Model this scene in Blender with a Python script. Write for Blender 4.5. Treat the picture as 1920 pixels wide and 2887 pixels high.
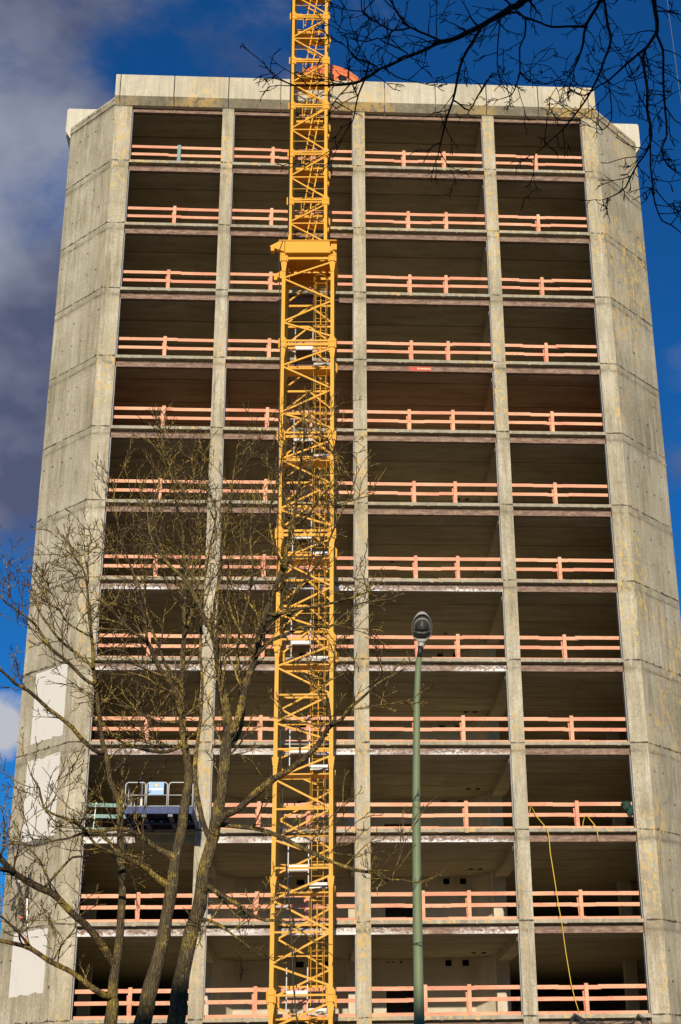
import bpy, math, random
from mathutils import Vector, Matrix, noise
R = math.radians
random.seed(7)
for o in list(bpy.data.objects): bpy.data.objects.remove(o)
scn = bpy.context.scene
COL = scn.collection

# ------------------------------------------------------------------ camera (eye at the origin, ground at z = GZ)
GZ = -1.6
F, PITCH, ROLL, YAW = 4064.47, .3914, .0172, -.0667     # focal length in pixels of a 2887 px tall frame
def basis():
    c, s = math.cos(YAW), math.sin(YAW)
    def w(v):  # from the yawed frame to the world
        return Vector((c*v[0]-s*v[1], s*v[0]+c*v[1], v[2]))
    fwd = w((0, math.cos(PITCH), math.sin(PITCH)))
    up = w((0, -math.sin(PITCH), math.cos(PITCH)))
    rt = w((1, 0, 0))
    cr, sr = math.cos(ROLL), math.sin(ROLL)
    return rt*cr - up*sr, rt*sr + up*cr, fwd
rt, up, fwd = basis()
cam = bpy.data.cameras.new('camera'); camo = bpy.data.objects.new('camera', cam); COL.objects.link(camo)
cam.sensor_fit = 'VERTICAL'; cam.sensor_height = 36; cam.lens = F/2887*36
cam.shift_x = -169.11/2887; cam.shift_y = 141.71/2887
cam.clip_start = .1; cam.clip_end = 3000
camo.matrix_world = Matrix((rt, up, -fwd)).transposed().to_4x4()
scn.camera = camo

# ------------------------------------------------------------------ light, sky, exposure
SUN_EL, SUN_AZ = R(13.7), R(3.0)          # the sun stands low behind the camera, a little to its left
world = bpy.data.worlds.new('World'); scn.world = world; world.use_nodes = True
CUM = tuple((rt*(15-1129.11)/F + up*(1585.2-2040)/F + fwd).normalized())
def build_world():
    nt = world.node_tree; N = nt.nodes; L = nt.links; N.clear()
    out = N.new('ShaderNodeOutputWorld'); bg = N.new('ShaderNodeBackground')
    sky = N.new('ShaderNodeTexSky'); sky.sky_type = 'NISHITA'; sky.sun_disc = False
    sky.sun_elevation = SUN_EL; sky.sun_rotation = R(180) + SUN_AZ
    sky.altitude = 400; sky.air_density = 1.0; sky.dust_density = .3; sky.ozone_density = 3.0
    tc = N.new('ShaderNodeTexCoord')
    deep = N.new('ShaderNodeMixRGB'); deep.blend_type = 'MULTIPLY'; deep.inputs[0].default_value = 1
    deep.inputs[2].default_value = (.10, .56, 1.02, 1)
    L.new(sky.outputs[0], deep.inputs[1])
    mp = N.new('ShaderNodeMapping'); mp.inputs['Scale'].default_value = (1, 1, 1.5)
    mp.inputs['Location'].default_value = (5.6, 1.35, 1.75)
    L.new(tc.outputs['Generated'], mp.inputs[0])
    n1 = N.new('ShaderNodeTexNoise'); n1.inputs['Scale'].default_value = 3.4; n1.inputs['Detail'].default_value = 8
    n1.inputs['Roughness'].default_value = .58; n1.inputs['Distortion'].default_value = .25
    L.new(mp.outputs[0], n1.inputs['Vector'])
    sep = N.new('ShaderNodeSeparateXYZ'); L.new(tc.outputs['Generated'], sep.inputs[0])
    # the cloud bank thickens towards the west (left) of the view
    mr = N.new('ShaderNodeMapRange'); mr.inputs[1].default_value = -.22; mr.inputs[2].default_value = .22
    mr.inputs[3].default_value = .16; mr.inputs[4].default_value = -.13
    L.new(sep.outputs[0], mr.inputs[0])
    el = N.new('ShaderNodeMapRange'); el.inputs[1].default_value = .36; el.inputs[2].default_value = .43
    el.inputs[3].default_value = -.24; el.inputs[4].default_value = .0; L.new(sep.outputs[2], el.inputs[0])
    a0 = N.new('ShaderNodeMath'); a0.operation = 'ADD'; L.new(mr.outputs[0], a0.inputs[0]); L.new(el.outputs[0], a0.inputs[1])
    ad = N.new('ShaderNodeMath'); ad.operation = 'ADD'; L.new(n1.outputs[0], ad.inputs[0]); L.new(a0.outputs[0], ad.inputs[1])
    rp = N.new('ShaderNodeValToRGB'); rp.color_ramp.interpolation = 'EASE'
    rp.color_ramp.elements[0].position = .46; rp.color_ramp.elements[0].color = (0, 0, 0, 1)
    rp.color_ramp.elements[1].position = .62; rp.color_ramp.elements[1].color = (1, 1, 1, 1)
    L.new(ad.outputs[0], rp.inputs[0])
    n2 = N.new('ShaderNodeTexNoise'); n2.inputs['Scale'].default_value = 7; n2.inputs['Detail'].default_value = 6
    L.new(mp.outputs[0], n2.inputs['Vector'])
    cc = N.new('ShaderNodeValToRGB')
    cc.color_ramp.elements[0].position = .38; cc.color_ramp.elements[0].color = (.85, 1.0, 1.75, 1)
    cc.color_ramp.elements[1].position = .62; cc.color_ramp.elements[1].color = (2.8, 3.05, 4.0, 1)
    L.new(n2.outputs[0], cc.inputs[0])
    # one small bright cumulus low in the west
    vd = N.new('ShaderNodeVectorMath'); vd.operation = 'DISTANCE'; L.new(tc.outputs['Generated'], vd.inputs[0]); vd.inputs[1].default_value = CUM
    n3 = N.new('ShaderNodeTexNoise'); n3.inputs['Scale'].default_value = 30; n3.inputs['Detail'].default_value = 6; L.new(tc.outputs['Generated'], n3.inputs['Vector'])
    q1 = N.new('ShaderNodeMath'); q1.operation = 'MULTIPLY_ADD'; L.new(n3.outputs[0], q1.inputs[0]); q1.inputs[1].default_value = -.05; L.new(vd.outputs['Value'], q1.inputs[2])
    q2 = N.new('ShaderNodeMapRange'); q2.inputs[1].default_value = .001; q2.inputs[2].default_value = -.012; L.new(q1.outputs[0], q2.inputs[0])
    mx = N.new('ShaderNodeMixRGB'); L.new(rp.outputs[0], mx.inputs[0]); L.new(deep.outputs[0], mx.inputs[1]); L.new(cc.outputs[0], mx.inputs[2])
    cm2 = N.new('ShaderNodeMixRGB'); L.new(q2.outputs[0], cm2.inputs[0]); L.new(mx.outputs[0], cm2.inputs[1]); cm2.inputs[2].default_value = (5.0, 5.1, 5.7, 1)
    L.new(cm2.outputs[0], bg.inputs[0]); bg.inputs[1].default_value = .10
    L.new(bg.outputs[0], out.inputs[0])
build_world()
sd = bpy.data.lights.new('sun', 'SUN'); sd.energy = 4.6; sd.angle = R(.53); sd.color = (1, .86, .66)
so = bpy.data.objects.new('sun', sd); COL.objects.link(so)
sv = Vector((math.sin(SUN_AZ)*math.cos(SUN_EL), math.cos(SUN_AZ)*math.cos(SUN_EL), -math.sin(SUN_EL)))
so.rotation_euler = (-sv).to_track_quat('Z', 'Y').to_euler()
scn.view_settings.view_transform = 'Standard'; scn.view_settings.look = 'None'
scn.view_settings.exposure = 0; scn.view_settings.gamma = 1
scn.cycles.max_bounces = 10; scn.cycles.diffuse_bounces = 7; scn.cycles.use_denoising = True

# ------------------------------------------------------------------ helpers
class MB:
    """collects boxes, bars, tubes; build() links them as ONE mesh object"""
    def __init__(s): s.v = []; s.f = []; s.m = []; s.k = 0; s.sm = []
    def poly(s, pts, faces, smooth=False):
        b = len(s.v); s.v += [tuple(p) for p in pts]
        for f in faces: s.f.append([b+i for i in f]); s.m.append(s.k); s.sm.append(smooth)
    def quad(s, a, b, c, d): s.poly([a, b, c, d], [(0, 1, 2, 3)])
    def box(s, x0, x1, y0, y1, z0, z1):
        p = [(x, y, z) for z in (z0, z1) for y in (y0, y1) for x in (x0, x1)]
        s.poly(p, [(0, 2, 3, 1), (4, 5, 7, 6), (0, 1, 5, 4), (2, 6, 7, 3), (0, 4, 6, 2), (1, 3, 7, 5)])
    def prism(s, outline, z0, z1):
        n = len(outline)
        p = [(x, y, z0) for x, y in outline] + [(x, y, z1) for x, y in outline]
        s.poly(p, [tuple(range(n))[::-1], tuple(range(n, 2*n))] + [(i, (i+1) % n, n+(i+1) % n, n+i) for i in range(n)])
    def prof_x(s, prof, x0, x1):     # (y, z) profile extruded along x
        n = len(prof)
        p = [(x0, y, z) for y, z in prof] + [(x1, y, z) for y, z in prof]
        s.poly(p, [tuple(range(n)), tuple(range(n, 2*n))[::-1]] + [(i, n+i, n+(i+1) % n, (i+1) % n) for i in range(n)])
    def bar(s, a, b, w, h=None, upv=(0, 1, 0)):
        a, b = Vector(a), Vector(b); h = h or w; d = (b-a).normalized(); u = Vector(upv)
        if abs(d.dot(u)) > .97: u = Vector((1, 0, 0))
        x = d.cross(u).normalized(); y = x.cross(d)
        p = [c + x*sx*w/2 + y*sy*h/2 for c in (a, b) for sx, sy in ((-1, -1), (1, -1), (1, 1), (-1, 1))]
        s.poly(p, [(3, 2, 1, 0), (4, 5, 6, 7)] + [(i, (i+1) % 4, 4+(i+1) % 4, 4+i) for i in range(4)])
    def tube(s, pts, rad, n=6, cap=True, smooth=True):
        pts = [Vector(p) for p in pts]
        if not hasattr(rad, '__len__'): rad = [rad]*len(pts)
        ref = Vector((.31, .87, .17)); rings = []; vs = []
        prev = None
        for i, p in enumerate(pts):
            d = (pts[min(i+1, len(pts)-1)] - pts[max(i-1, 0)])
            d = d.normalized() if d.length > 1e-9 else Vector((0, 0, 1))
            if prev is None:
                x = d.cross(ref)
                if x.length < .1: x = d.cross(Vector((1, 0, 0)))
            else:
                x = prev - d*prev.dot(d)
            x.normalize(); prev = x; y = d.cross(x)
            for k in range(n):
                a = 2*math.pi*k/n; vs.append(p + (x*math.cos(a) + y*math.sin(a))*rad[i])
        fs = []
        for i in range(len(pts)-1):
            for k in range(n):
                fs.append((i*n+k, i*n+(k+1) % n, (i+1)*n+(k+1) % n, (i+1)*n+k))
        if cap: fs.append(tuple(range(n))[::-1]); fs.append(tuple((len(pts)-1)*n+k for k in range(n)))
        s.poly(vs, fs, smooth)
    def cyl(s, a, b, r, n=10): s.tube([a, b], r, n, smooth=False)
    def build(s, name, mats, parent=None):
        me = bpy.data.meshes.new(name); me.from_pydata(s.v, [], s.f)
        for m in (mats if isinstance(mats, (list, tuple)) else [mats]): me.materials.append(m)
        me.polygons.foreach_set('material_index', s.m); me.polygons.foreach_set('use_smooth', s.sm)
        me.update()
        o = bpy.data.objects.new(name, me); COL.objects.link(o)
        if parent is not None:
            o.parent = parent
            if parent.type == 'EMPTY': o.location = -Vector(parent.location) if parent.get('_abs') else (0, 0, 0)
        return o
def tag(o, label=None, cat=None, group=None, kind=None):
    if label: o['label'] = label
    if cat: o['category'] = cat
    if group: o['group'] = group
    if kind: o['kind'] = kind
    return o
def empty(name, loc, rz=0, absolute=False):
    o = bpy.data.objects.new(name, None); COL.objects.link(o); o.location = loc; o.rotation_euler = (0, 0, rz)
    o.empty_display_size = .2
    if absolute: o['_abs'] = 1        # children are modelled in world coordinates
    return o
def bevel(o, w=.01, seg=1):
    m = o.modifiers.new('bevel', 'BEVEL'); m.width = w; m.segments = seg; m.limit_method = 'ANGLE'; return o
def copy_tree(o, parent=None):
    c = o.copy(); COL.objects.link(c)
    if parent: c.parent = parent
    for ch in KIDS.get(o.name, []): copy_tree(ch, c)
    return c
KIDS = {}
def reg(root):
    """remember the tree below a prototype for copying"""
    kids = {}
    for o in COL.objects:
        if o.parent: kids.setdefault(o.parent.name, []).append(o)
    def rec(o):
        KIDS[o.name] = kids.get(o.name, [])
        for c in KIDS[o.name]: rec(c)
    rec(root)

# ------------------------------------------------------------------ materials
class G:
    """tiny node graph helper"""
    def __init__(s, name):
        s.m = bpy.data.materials.new(name); s.m.use_nodes = True; s.nt = s.m.node_tree
        s.N = s.nt.nodes; s.L = s.nt.links; s.p = s.N['Principled BSDF']; s.tc = s.N.new('ShaderNodeTexCoord')
        s.obj = s.tc.outputs['Object']
    def val(s, x, sock):
        if isinstance(x, (int, float)): sock.default_value = x
        elif isinstance(x, tuple): sock.default_value = x
        else: s.L.new(x, sock)
    def math(s, op, a, b=0, c=None, clamp=False):
        n = s.N.new('ShaderNodeMath'); n.operation = op; n.use_clamp = clamp
        s.val(a, n.inputs[0]); s.val(b, n.inputs[1])
        if c is not None: s.val(c, n.inputs[2])
        return n.outputs[0]
    def sepz(s):
        n = s.N.new('ShaderNodeSeparateXYZ'); s.L.new(s.obj, n.inputs[0]); return n.outputs[2]
    def dot(s, d):
        n = s.N.new('ShaderNodeVectorMath'); n.operation = 'DOT_PRODUCT'; s.L.new(s.obj, n.inputs[0]); n.inputs[1].default_value = d
        return n.outputs['Value']
    def comb(s, x, y, z):
        n = s.N.new('ShaderNodeCombineXYZ'); s.val(x, n.inputs[0]); s.val(y, n.inputs[1]); s.val(z, n.inputs[2]); return n.outputs[0]
    def mapv(s, v, sc=(1, 1, 1), loc=(0, 0, 0)):
        n = s.N.new('ShaderNodeMapping'); s.L.new(v, n.inputs[0]); n.inputs['Scale'].default_value = sc; n.inputs['Location'].default_value = loc
        return n.outputs[0]
    def noise(s, v, scale, detail=4, rough=.55, dist=0):
        n = s.N.new('ShaderNodeTexNoise'); s.L.new(v, n.inputs['Vector']); n.inputs['Scale'].default_value = scale
        n.inputs['Detail'].default_value = detail; n.inputs['Roughness'].default_value = rough; n.inputs['Distortion'].default_value = dist
        return n.outputs[0]
    def vor(s, v, scale, feat='F1'):
        n = s.N.new('ShaderNodeTexVoronoi'); n.feature = feat; s.L.new(v, n.inputs['Vector']); n.inputs['Scale'].default_value = scale
        return n.outputs['Distance']
    def ramp(s, x, stops, interp='LINEAR'):
        n = s.N.new('ShaderNodeValToRGB'); n.color_ramp.interpolation = interp; el = n.color_ramp.elements
        while len(el) < len(stops): el.new(.5)
        for e, (p, c) in zip(el, stops):
            e.position = p; e.color = (c, c, c, 1) if isinstance(c, (int, float)) else (*c, 1)
        s.L.new(x, n.inputs[0]); return n.outputs[0]
    def mix(s, f, a, b, mode='MIX'):
        n = s.N.new('ShaderNodeMixRGB'); n.blend_type = mode
        s.val(f, n.inputs[0])
        for k, c in ((1, a), (2, b)):
            if isinstance(c, tuple): n.inputs[k].default_value = (*c[:3], 1)
            elif isinstance(c, (int, float)): n.inputs[k].default_value = (c, c, c, 1)
            else: s.L.new(c, n.inputs[k])
        return n.outputs[0]
    def rng(s, x, a, b, c=0., d=1.):
        n = s.N.new('ShaderNodeMapRange'); s.L.new(x, n.inputs[0])
        for i, v in enumerate((a, b, c, d)): n.inputs[i+1].default_value = v
        return n.outputs[0]
    def done(s, col, rough=.8, bump=None, bs=.3, bd=.02, metal=0, spec=None):
        s.val(col if not isinstance(col, tuple) else (*col[:3], 1), s.p.inputs['Base Color'])
        s.val(rough, s.p.inputs['Roughness']); s.p.inputs['Metallic'].default_value = metal
        if spec is not None: s.p.inputs['Specular IOR Level'].default_value = spec
        if bump is not None:
            b = s.N.new('ShaderNodeBump'); s.L.new(bump, b.inputs['Height']); b.inputs['Strength'].default_value = bs; b.inputs['Distance'].default_value = bd
            s.L.new(b.outputs[0], s.p.inputs['Normal'])
        return s.m
FH = 3.4; Z11 = 4.70; D = 54.163      # storey height, lowest visible slab, facade plane

def concrete(name, udir=(1, 0, 0), tone=1., patch=.0, joints=True, holes=False, seams=1.25, light=.0, toppatch=False):
    g = G(name); u = g.dot(udir)
    sep = g.N.new('ShaderNodeSeparateXYZ'); g.L.new(g.obj, sep.inputs[0]); z = sep.outputs[2]
    uz = g.comb(u, g.dot((-udir[1], udir[0], 0)), z)
    big = g.noise(uz, .35, 5, .6)
    streak = g.noise(g.mapv(uz, (4.5, 4.5, .22)), 1, 6, .65)
    streak2 = g.noise(g.mapv(uz, (14, 14, .5), (3, 1, 2)), 1, 3, .6)
    fine = g.noise(uz, 9, 5, .7)
    s = g.math('ADD', g.math('MULTIPLY', big, .45), g.math('ADD', g.math('MULTIPLY', streak, .38), g.math('MULTIPLY', streak2, .17)))
    col = g.ramp(s, [(.36, (.20*tone, .168*tone, .105*tone)), (.46, (.37*tone, .33*tone, .232*tone)), (.53, (.48*tone, .435*tone, .32*tone)), (.62, (.66*tone, .615*tone, .50*tone))])
    col = g.mix(g.rng(fine, .38, .68, .0, .55), col, (.24*tone, .205*tone, .14*tone), 'MIX')
    # formwork blocks: storey index and panel index give each lift a slightly different tone
    wob = g.math('MULTIPLY', g.math('SUBTRACT', g.noise(uz, 1.6, 4, .6), .5), .12)
    zz = g.math('DIVIDE', g.math('SUBTRACT', g.math('ADD', z, wob), Z11), FH)
    fz = g.math('FRACT', zz); iz = g.math('FLOOR', zz)
    uu = g.math('DIVIDE', g.math('ADD', u, g.math('MULTIPLY', g.math('SINE', g.math('MULTIPLY', iz, 5.1)), .35)), seams)
    uu = g.math('ADD', uu, g.math('MULTIPLY', g.math('SUBTRACT', g.noise(g.mapv(uz, (1, 1, 2.2)), 1, 5, .7), .5), .10))
    fu = g.math('FRACT', uu); iu = g.math('FLOOR', uu)
    wn = g.N.new('ShaderNodeTexWhiteNoise'); g.L.new(g.comb(iu, 0, iz), wn.inputs[0])
    col = g.mix(g.math('MULTIPLY', wn.outputs[0], .38), col, (.52*tone, .48*tone, .375*tone), 'MIX')
    # damp runs and grime with outlines of their own
    run = g.noise(g.mapv(uz, (2.6, 2.6, .30), (9, 4, 1)), 1, 6, .7, .4)
    col = g.mix(g.rng(run, .54, .66, 0, .5), col, (.17*tone, .15*tone, .10*tone))
    pale = g.noise(g.mapv(uz, (3.5, 3.5, .5), (2, 8, 3)), 1, 5, .65, .3)
    col = g.mix(g.rng(pale, .56, .68, 0, .45), col, (.64*tone, .61*tone, .53*tone))
    grit = g.noise(g.mapv(uz, (1, 1, .55), (5, 5, 5)), 24, 5, .8)
    col = g.mix(g.rng(grit, .50, .68, 0, .55), col, (.20*tone, .17*tone, .115*tone))
    col = g.mix(g.rng(grit, .46, .34, 0, .30), col, (.70*tone, .66*tone, .56*tone))
    spot = g.vor(g.mapv(uz, (1, 1, 1)), 3.1)
    col = g.mix(g.math('MULTIPLY', g.ramp(spot, [(.035, 1), (.07, 0)]), .6), col, (.06, .05, .035))
    h = g.math('MULTIPLY', fine, .4)
    if joints:
        # storey joint: a ragged dark line with a dirty band underneath
        d = g.math('ABSOLUTE', g.math('SUBTRACT', fz, .985))
        brk = g.noise(g.mapv(uz, (1.3, 1.3, 1)), 2.2, 5, .7)
        line = g.math('MULTIPLY', g.ramp(g.math('ADD', d, g.rng(brk, .4, .65, .004, -.006)), [(.003, 1), (.010, 0)]), g.rng(brk, .36, .5))
        d2 = g.math('ABSOLUTE', g.math('SUBTRACT', fz, .885))
        line2 = g.math('MULTIPLY', g.ramp(d2, [(.003, 1), (.03, 0)]), g.rng(brk, .62, .45))
        band = g.math('MULTIPLY', g.ramp(fz, [(.80, 0), (.88, 1), (.97, .8), (.985, 0)]), g.rng(g.noise(uz, 2.4, 6, .75), .42, .56))
        col = g.mix(g.math('MULTIPLY', band, .55), col, (.20, .18, .13))
        col = g.mix(g.math('MULTIPLY', line2, .6), col, (.15, .13, .09))
        col = g.mix(g.math('MULTIPLY', line, .92), col, (.035, .03, .02))
        h = g.math('SUBTRACT', h, g.math('MULTIPLY', line, 2.0))
        # board seams upright in the lift
        su = g.math('MULTIPLY', g.ramp(g.math('ABSOLUTE', g.math('SUBTRACT', fu, .5)), [(.004, 1), (.014, 0)]), g.rng(g.noise(uz, 1.1, 4, .6), .42, .6))
        col = g.mix(g.math('MULTIPLY', su, .75), col, (.09, .08, .05))
        # half-height pour line
        d3 = g.math('ABSOLUTE', g.math('SUBTRACT', fz, .30))
        l3 = g.math('MULTIPLY', g.ramp(d3, [(.002, 1), (.008, 0)]), g.rng(g.noise(uz, 1.7, 4, .6), .5, .62))
        col = g.mix(g.math('MULTIPLY', l3, .5), col, (.12, .10, .07))
    if holes:
        # tie-rod holes on a loose grid
        hz = g.math('SUBTRACT', g.math('FRACT', g.math('ADD', g.math('MULTIPLY', zz, 3.0), .5)), .5)
        hu = g.math('ADD', g.math('SUBTRACT', g.math('FRACT', g.math('ADD', g.math('DIVIDE', u, .62), .2)), .5), g.math('MULTIPLY', g.math('SUBTRACT', g.noise(uz, .9, 1), .5), .9))
        r2 = g.math('ADD', g.math('POWER', g.math('MULTIPLY', hz, FH/3), 2), g.math('POWER', g.math('MULTIPLY', hu, .62), 2))
        wn2 = g.N.new('ShaderNodeTexWhiteNoise')
        g.L.new(g.comb(g.math('FLOOR', g.math('ADD', g.math('DIVIDE', u, .62), .2)), 1, g.math('FLOOR', g.math('ADD', g.math('MULTIPLY', zz, 3.0), .5))), wn2.inputs[0])
        dotm = g.math('MULTIPLY', g.ramp(r2, [(.0008, 1), (.0015, 0)]), g.math('GREATER_THAN', wn2.outputs[0], .62))
        col = g.mix(dotm, col, (.02, .018, .012))
    if patch > 0:
        m = g.noise(g.mapv(uz, (3.4, 3.4, 2.0), (7, 2, 5)), 1.5, 6, .7, .3)
        m = g.ramp(m, [(.63-patch*.09, 0), (.65-patch*.09, 1)])
        reg_ = g.rng(g.noise(g.mapv(uz, (1, 1, .6), (3, 3, 3)), .30, 2, .5), .47, .58)
        m = g.math('MULTIPLY', m, reg_)
        yel = g.mix(g.noise(uz, 6, 4), (.56, .33, .07), (.62, .50, .26))
        col = g.mix(g.math('MULTIPLY', m, .85), col, yel)
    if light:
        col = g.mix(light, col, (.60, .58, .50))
    return g.done(col, .92, h, .55, .02, spec=.2)
M = {}
M['conc_col'] = concrete('column_concrete', (1, 0, 0), 1.0, patch=1.0, joints=True, seams=3)
M['conc_left'] = concrete('left_wall_concrete', (-.7071, .7071, 0), .98, patch=.25, holes=True, seams=1.1)
M['conc_right'] = concrete('right_wall_concrete', (.7071, .7071, 0), .90, patch=1.15, holes=True, seams=1.15)
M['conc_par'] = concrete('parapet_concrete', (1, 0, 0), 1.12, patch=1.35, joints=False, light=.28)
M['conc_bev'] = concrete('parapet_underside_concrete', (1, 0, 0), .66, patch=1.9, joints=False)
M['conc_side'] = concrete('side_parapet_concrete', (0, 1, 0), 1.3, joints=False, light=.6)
M['conc_edge'] = concrete('slab_edge_concrete', (1, 0, 0), .80, patch=1.1, joints=False, light=.12)

def interior(name, base, dark, line=True, scale=1.):
    g = G(name)
    sep = g.N.new('ShaderNodeSeparateXYZ'); g.L.new(g.obj, sep.inputs[0]); y = sep.outputs[1]; x = sep.outputs[0]
    n = g.noise(g.mapv(g.obj, (.35, 1.6, .6)), 1.2, 5, .6)
    col = g.ramp(n, [(.3, dark), (.62, base)])
    h = g.noise(g.obj, 7, 4, .6)
    st = g.noise(g.mapv(g.obj, (.5, 2.2, .5), (4, 4, 4)), 1.6, 6, .7)
    col = g.mix(g.rng(st, .48, .66, 0, .4), col, tuple(c*.55 for c in dark))
    if line:
        wz = g.math('MULTIPLY', sep.outputs[2], .37)
        yy = g.math('ADD', g.math('DIVIDE', g.math('SUBTRACT', y, 54.9), 2.05), g.math('MULTIPLY', g.math('SINE', g.math('MULTIPLY', g.math('FLOOR', g.math('DIVIDE', sep.outputs[2], FH)), 3.7)), .22))
        yy = g.math('ADD', yy, g.math('MULTIPLY', g.noise(g.mapv(g.obj, (.8, 0, 0)), 1.5, 3), .02))
        d = g.math('ABSOLUTE', g.math('SUBTRACT', g.math('FRACT', yy), .5))
        ln = g.ramp(d, [(.008, 1), (.02, 0)])
        wn = g.N.new('ShaderNodeTexWhiteNoise'); g.L.new(g.comb(g.math('FLOOR', g.math('ADD', yy, .5)), g.math('FLOOR', g.math('DIVIDE', x, 5.6)), g.math('FLOOR', g.math('DIVIDE', sep.outputs[2], FH))), wn.inputs[0])
        col = g.mix(g.math('MULTIPLY', wn.outputs[0], .28), col, tuple(c*.6 for c in dark))
        col = g.mix(g.math('MULTIPLY', ln, .8), col, (.05, .042, .026))
        bd = g.math('FRACT', g.math('MULTIPLY', y, 5.2)); b1 = g.ramp(g.math('ABSOLUTE', g.math('SUBTRACT', bd, .5)), [(.03, 1), (.09, 0)])
        col = g.mix(g.math('MULTIPLY', b1, .07), col, (.08, .07, .045))
        # faint chalky runs along the slab joints
        c1 = g.ramp(g.math('ABSOLUTE', g.math('SUBTRACT', g.math('FRACT', g.math('DIVIDE', g.math('ADD', x, 1.2), 2.75)), .5)), [(.006, 1), (.014, 0)])
        col = g.mix(g.math('MULTIPLY', c1, g.math('MULTIPLY', g.rng(g.noise(g.obj, .9, 3), .5, .65), .35)), col, (.42, .38, .28))
    return g.done(col, .9, h, .3, .02, spec=.15)
M['ceiling'] = interior('ceiling_concrete', (.47, .41, .28), (.34, .29, .185))
M['inner'] = interior('inner_wall_plaster', (.64, .58, .47), (.54, .48, .37), line=False)
M['inner_beam'] = interior('inner_beam_concrete', (.50, .43, .30), (.40, .335, .22), line=False)
g = G('screed'); M['floor'] = g.done(g.ramp(g.noise(g.obj, .8, 5), [(.3, (.40, .335, .225)), (.7, (.52, .44, .31))]), .9)
g = G('red_bounce_screed'); M['floor_red'] = g.done(g.ramp(g.noise(g.obj, .8, 5), [(.3, (.50, .25, .13)), (.7, (.56, .30, .17))]), .9)  # made-up reddish floor colour that bounces red onto one storey's ceiling
g = G('white_render'); M['white'] = g.done(g.mix(g.rng(g.noise(g.mapv(g.obj, (1, 1, .3)), 2.2, 6, .7), .58, .72), (.71, .69, .65), (.55, .48, .35)), .85, g.noise(g.obj, 12, 3), .2)

def rust(name, flake):
    g = G(name)
    n = g.noise(g.mapv(g.obj, (2.5, 8, 8)), 1.4, 6, .7); n2 = g.noise(g.obj, 14, 4, .7)
    col = g.ramp(n, [(.34, (.10, .052, .040)), (.5, (.215, .13, .098)), (.64, (.34, .24, .16))])
    col = g.mix(g.rng(n2, .5, .75, 0, .5), col, (.36, .28, .20))
    if flake:
        m = g.noise(g.mapv(g.obj, (1.6, 3, 2.4)), 5.5, 6, .8)
        big = g.rng(g.noise(g.mapv(g.obj, (.25, 0, .9)), 1.3, 2), .38, .56)
        lowz = g.math('FRACT', g.math('DIVIDE', g.math('SUBTRACT', g.sepz(), Z11-.49-FH), FH))       # 0 at the lower flange
        m = g.math('ADD', m, g.rng(lowz, .0, .045, .05, -.06))
        m = g.math('MULTIPLY', g.ramp(m, [(.51-.08*flake, 0), (.55-.08*flake, 1)]), big)
        col = g.mix(m, col, (.74, .74, .75))
    return g.done(col, .75, n2, .5, .01)
M['beam'] = rust('rusty_steel', 0); M['beam_flake'] = rust('flaking_white_paint_on_steel', .55); M['beam_white'] = rust('mostly_white_painted_steel', 1.25)

def timber(name, a, b, kn):
    g = G(name)
    oi = g.N.new('ShaderNodeObjectInfo')
    off = g.comb(g.math('MULTIPLY', oi.outputs['Random'], 37.), 0, g.math('MULTIPLY', oi.outputs['Random'], 11.))
    v = g.N.new('ShaderNodeVectorMath'); v.operation = 'ADD'; g.L.new(g.obj, v.inputs[0]); g.L.new(off, v.inputs[1]); v = v.outputs[0]
    n = g.noise(g.mapv(v, (1.2, 6, 20)), 1.5, 4, .6)
    t = g.noise(g.mapv(v, (.45, 1, 1.4)), 1.0, 2)
    col = g.mix(g.rng(t, .36, .62), a, b)
    col = g.mix(g.rng(n, .45, .8, 0, .5), col, kn)
    k = g.vor(g.mapv(v, (2.6, 5, 7)), 1.0)
    col = g.mix(g.ramp(k, [(.07, .85), (.2, 0)]), col, kn)
    return g.done(col, .7, n, .15, .005)
M['timber'] = timber('pink_primed_timber', (.70, .295, .18), (.83, .44, .27), (.46, .13, .08))
M['timber2'] = timber('darker_pink_timber', (.62, .22, .14), (.68, .30, .19), (.42, .11, .07))
M['teal'] = timber('teal_painted_timber', (.13, .30, .27), (.22, .36, .33), (.30, .33, .26))

def paint(name, base, wear, wcol, rough=.45):
    g = G(name); n = g.noise(g.obj, 1.3, 5, .65); f = g.noise(g.obj, 22, 4, .7)
    col = g.mix(g.rng(n, .3, .75, 0, .5), base, tuple(c*.78 for c in base))
    col = g.mix(g.rng(f, .68-wear, .72-wear, 0, .8), col, wcol)
    return g.done(col, rough, f, .08, .004)
M['yellow'] = paint('crane_yellow_paint', (.76, .37, .016), .03, (.40, .15, .02), .6)
M['yellow_old'] = paint('worn_crane_yellow_paint', (.74, .365, .020), .08, (.42, .20, .05), .6)
M['galv'] = paint('galvanised_steel', (.52, .53, .54), .0, (.35, .33, .30), .4)
M['white_plate'] = paint('white_toe_plate', (.70, .69, .66), .0, (.5, .47, .4))
M['deck_dark'] = paint('dark_grating', (.07, .05, .03), .0, (.03, .02, .02))
M['blue'] = paint('blue_steel', (.03, .055, .17), .07, (.30, .36, .48), .65)
M['blue_dark'] = paint('dark_blue_steel', (.018, .03, .09), .0, (.05, .06, .1))
M['sign_blue'] = paint('placard_blue', (.14, .36, .66), .0, (.3, .45, .6))
M['sign_yellow'] = paint('emblem_yellow', (.72, .50, .18), .0, (.6, .5, .3))
M['sign_white'] = paint('lettering_white', (.75, .75, .72), .0, (.6, .6, .6))
M['steel'] = paint('jamb_steel', (.20, .22, .26), .08, (.60, .60, .60), .5)
M['black'] = paint('black_rubber', (.018, .018, .02), .0, (.03, .03, .03), .5)
M['grey_rubber'] = paint('dark_grey_webbing', (.05, .05, .052), .0, (.08, .08, .08), .7)
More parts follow.
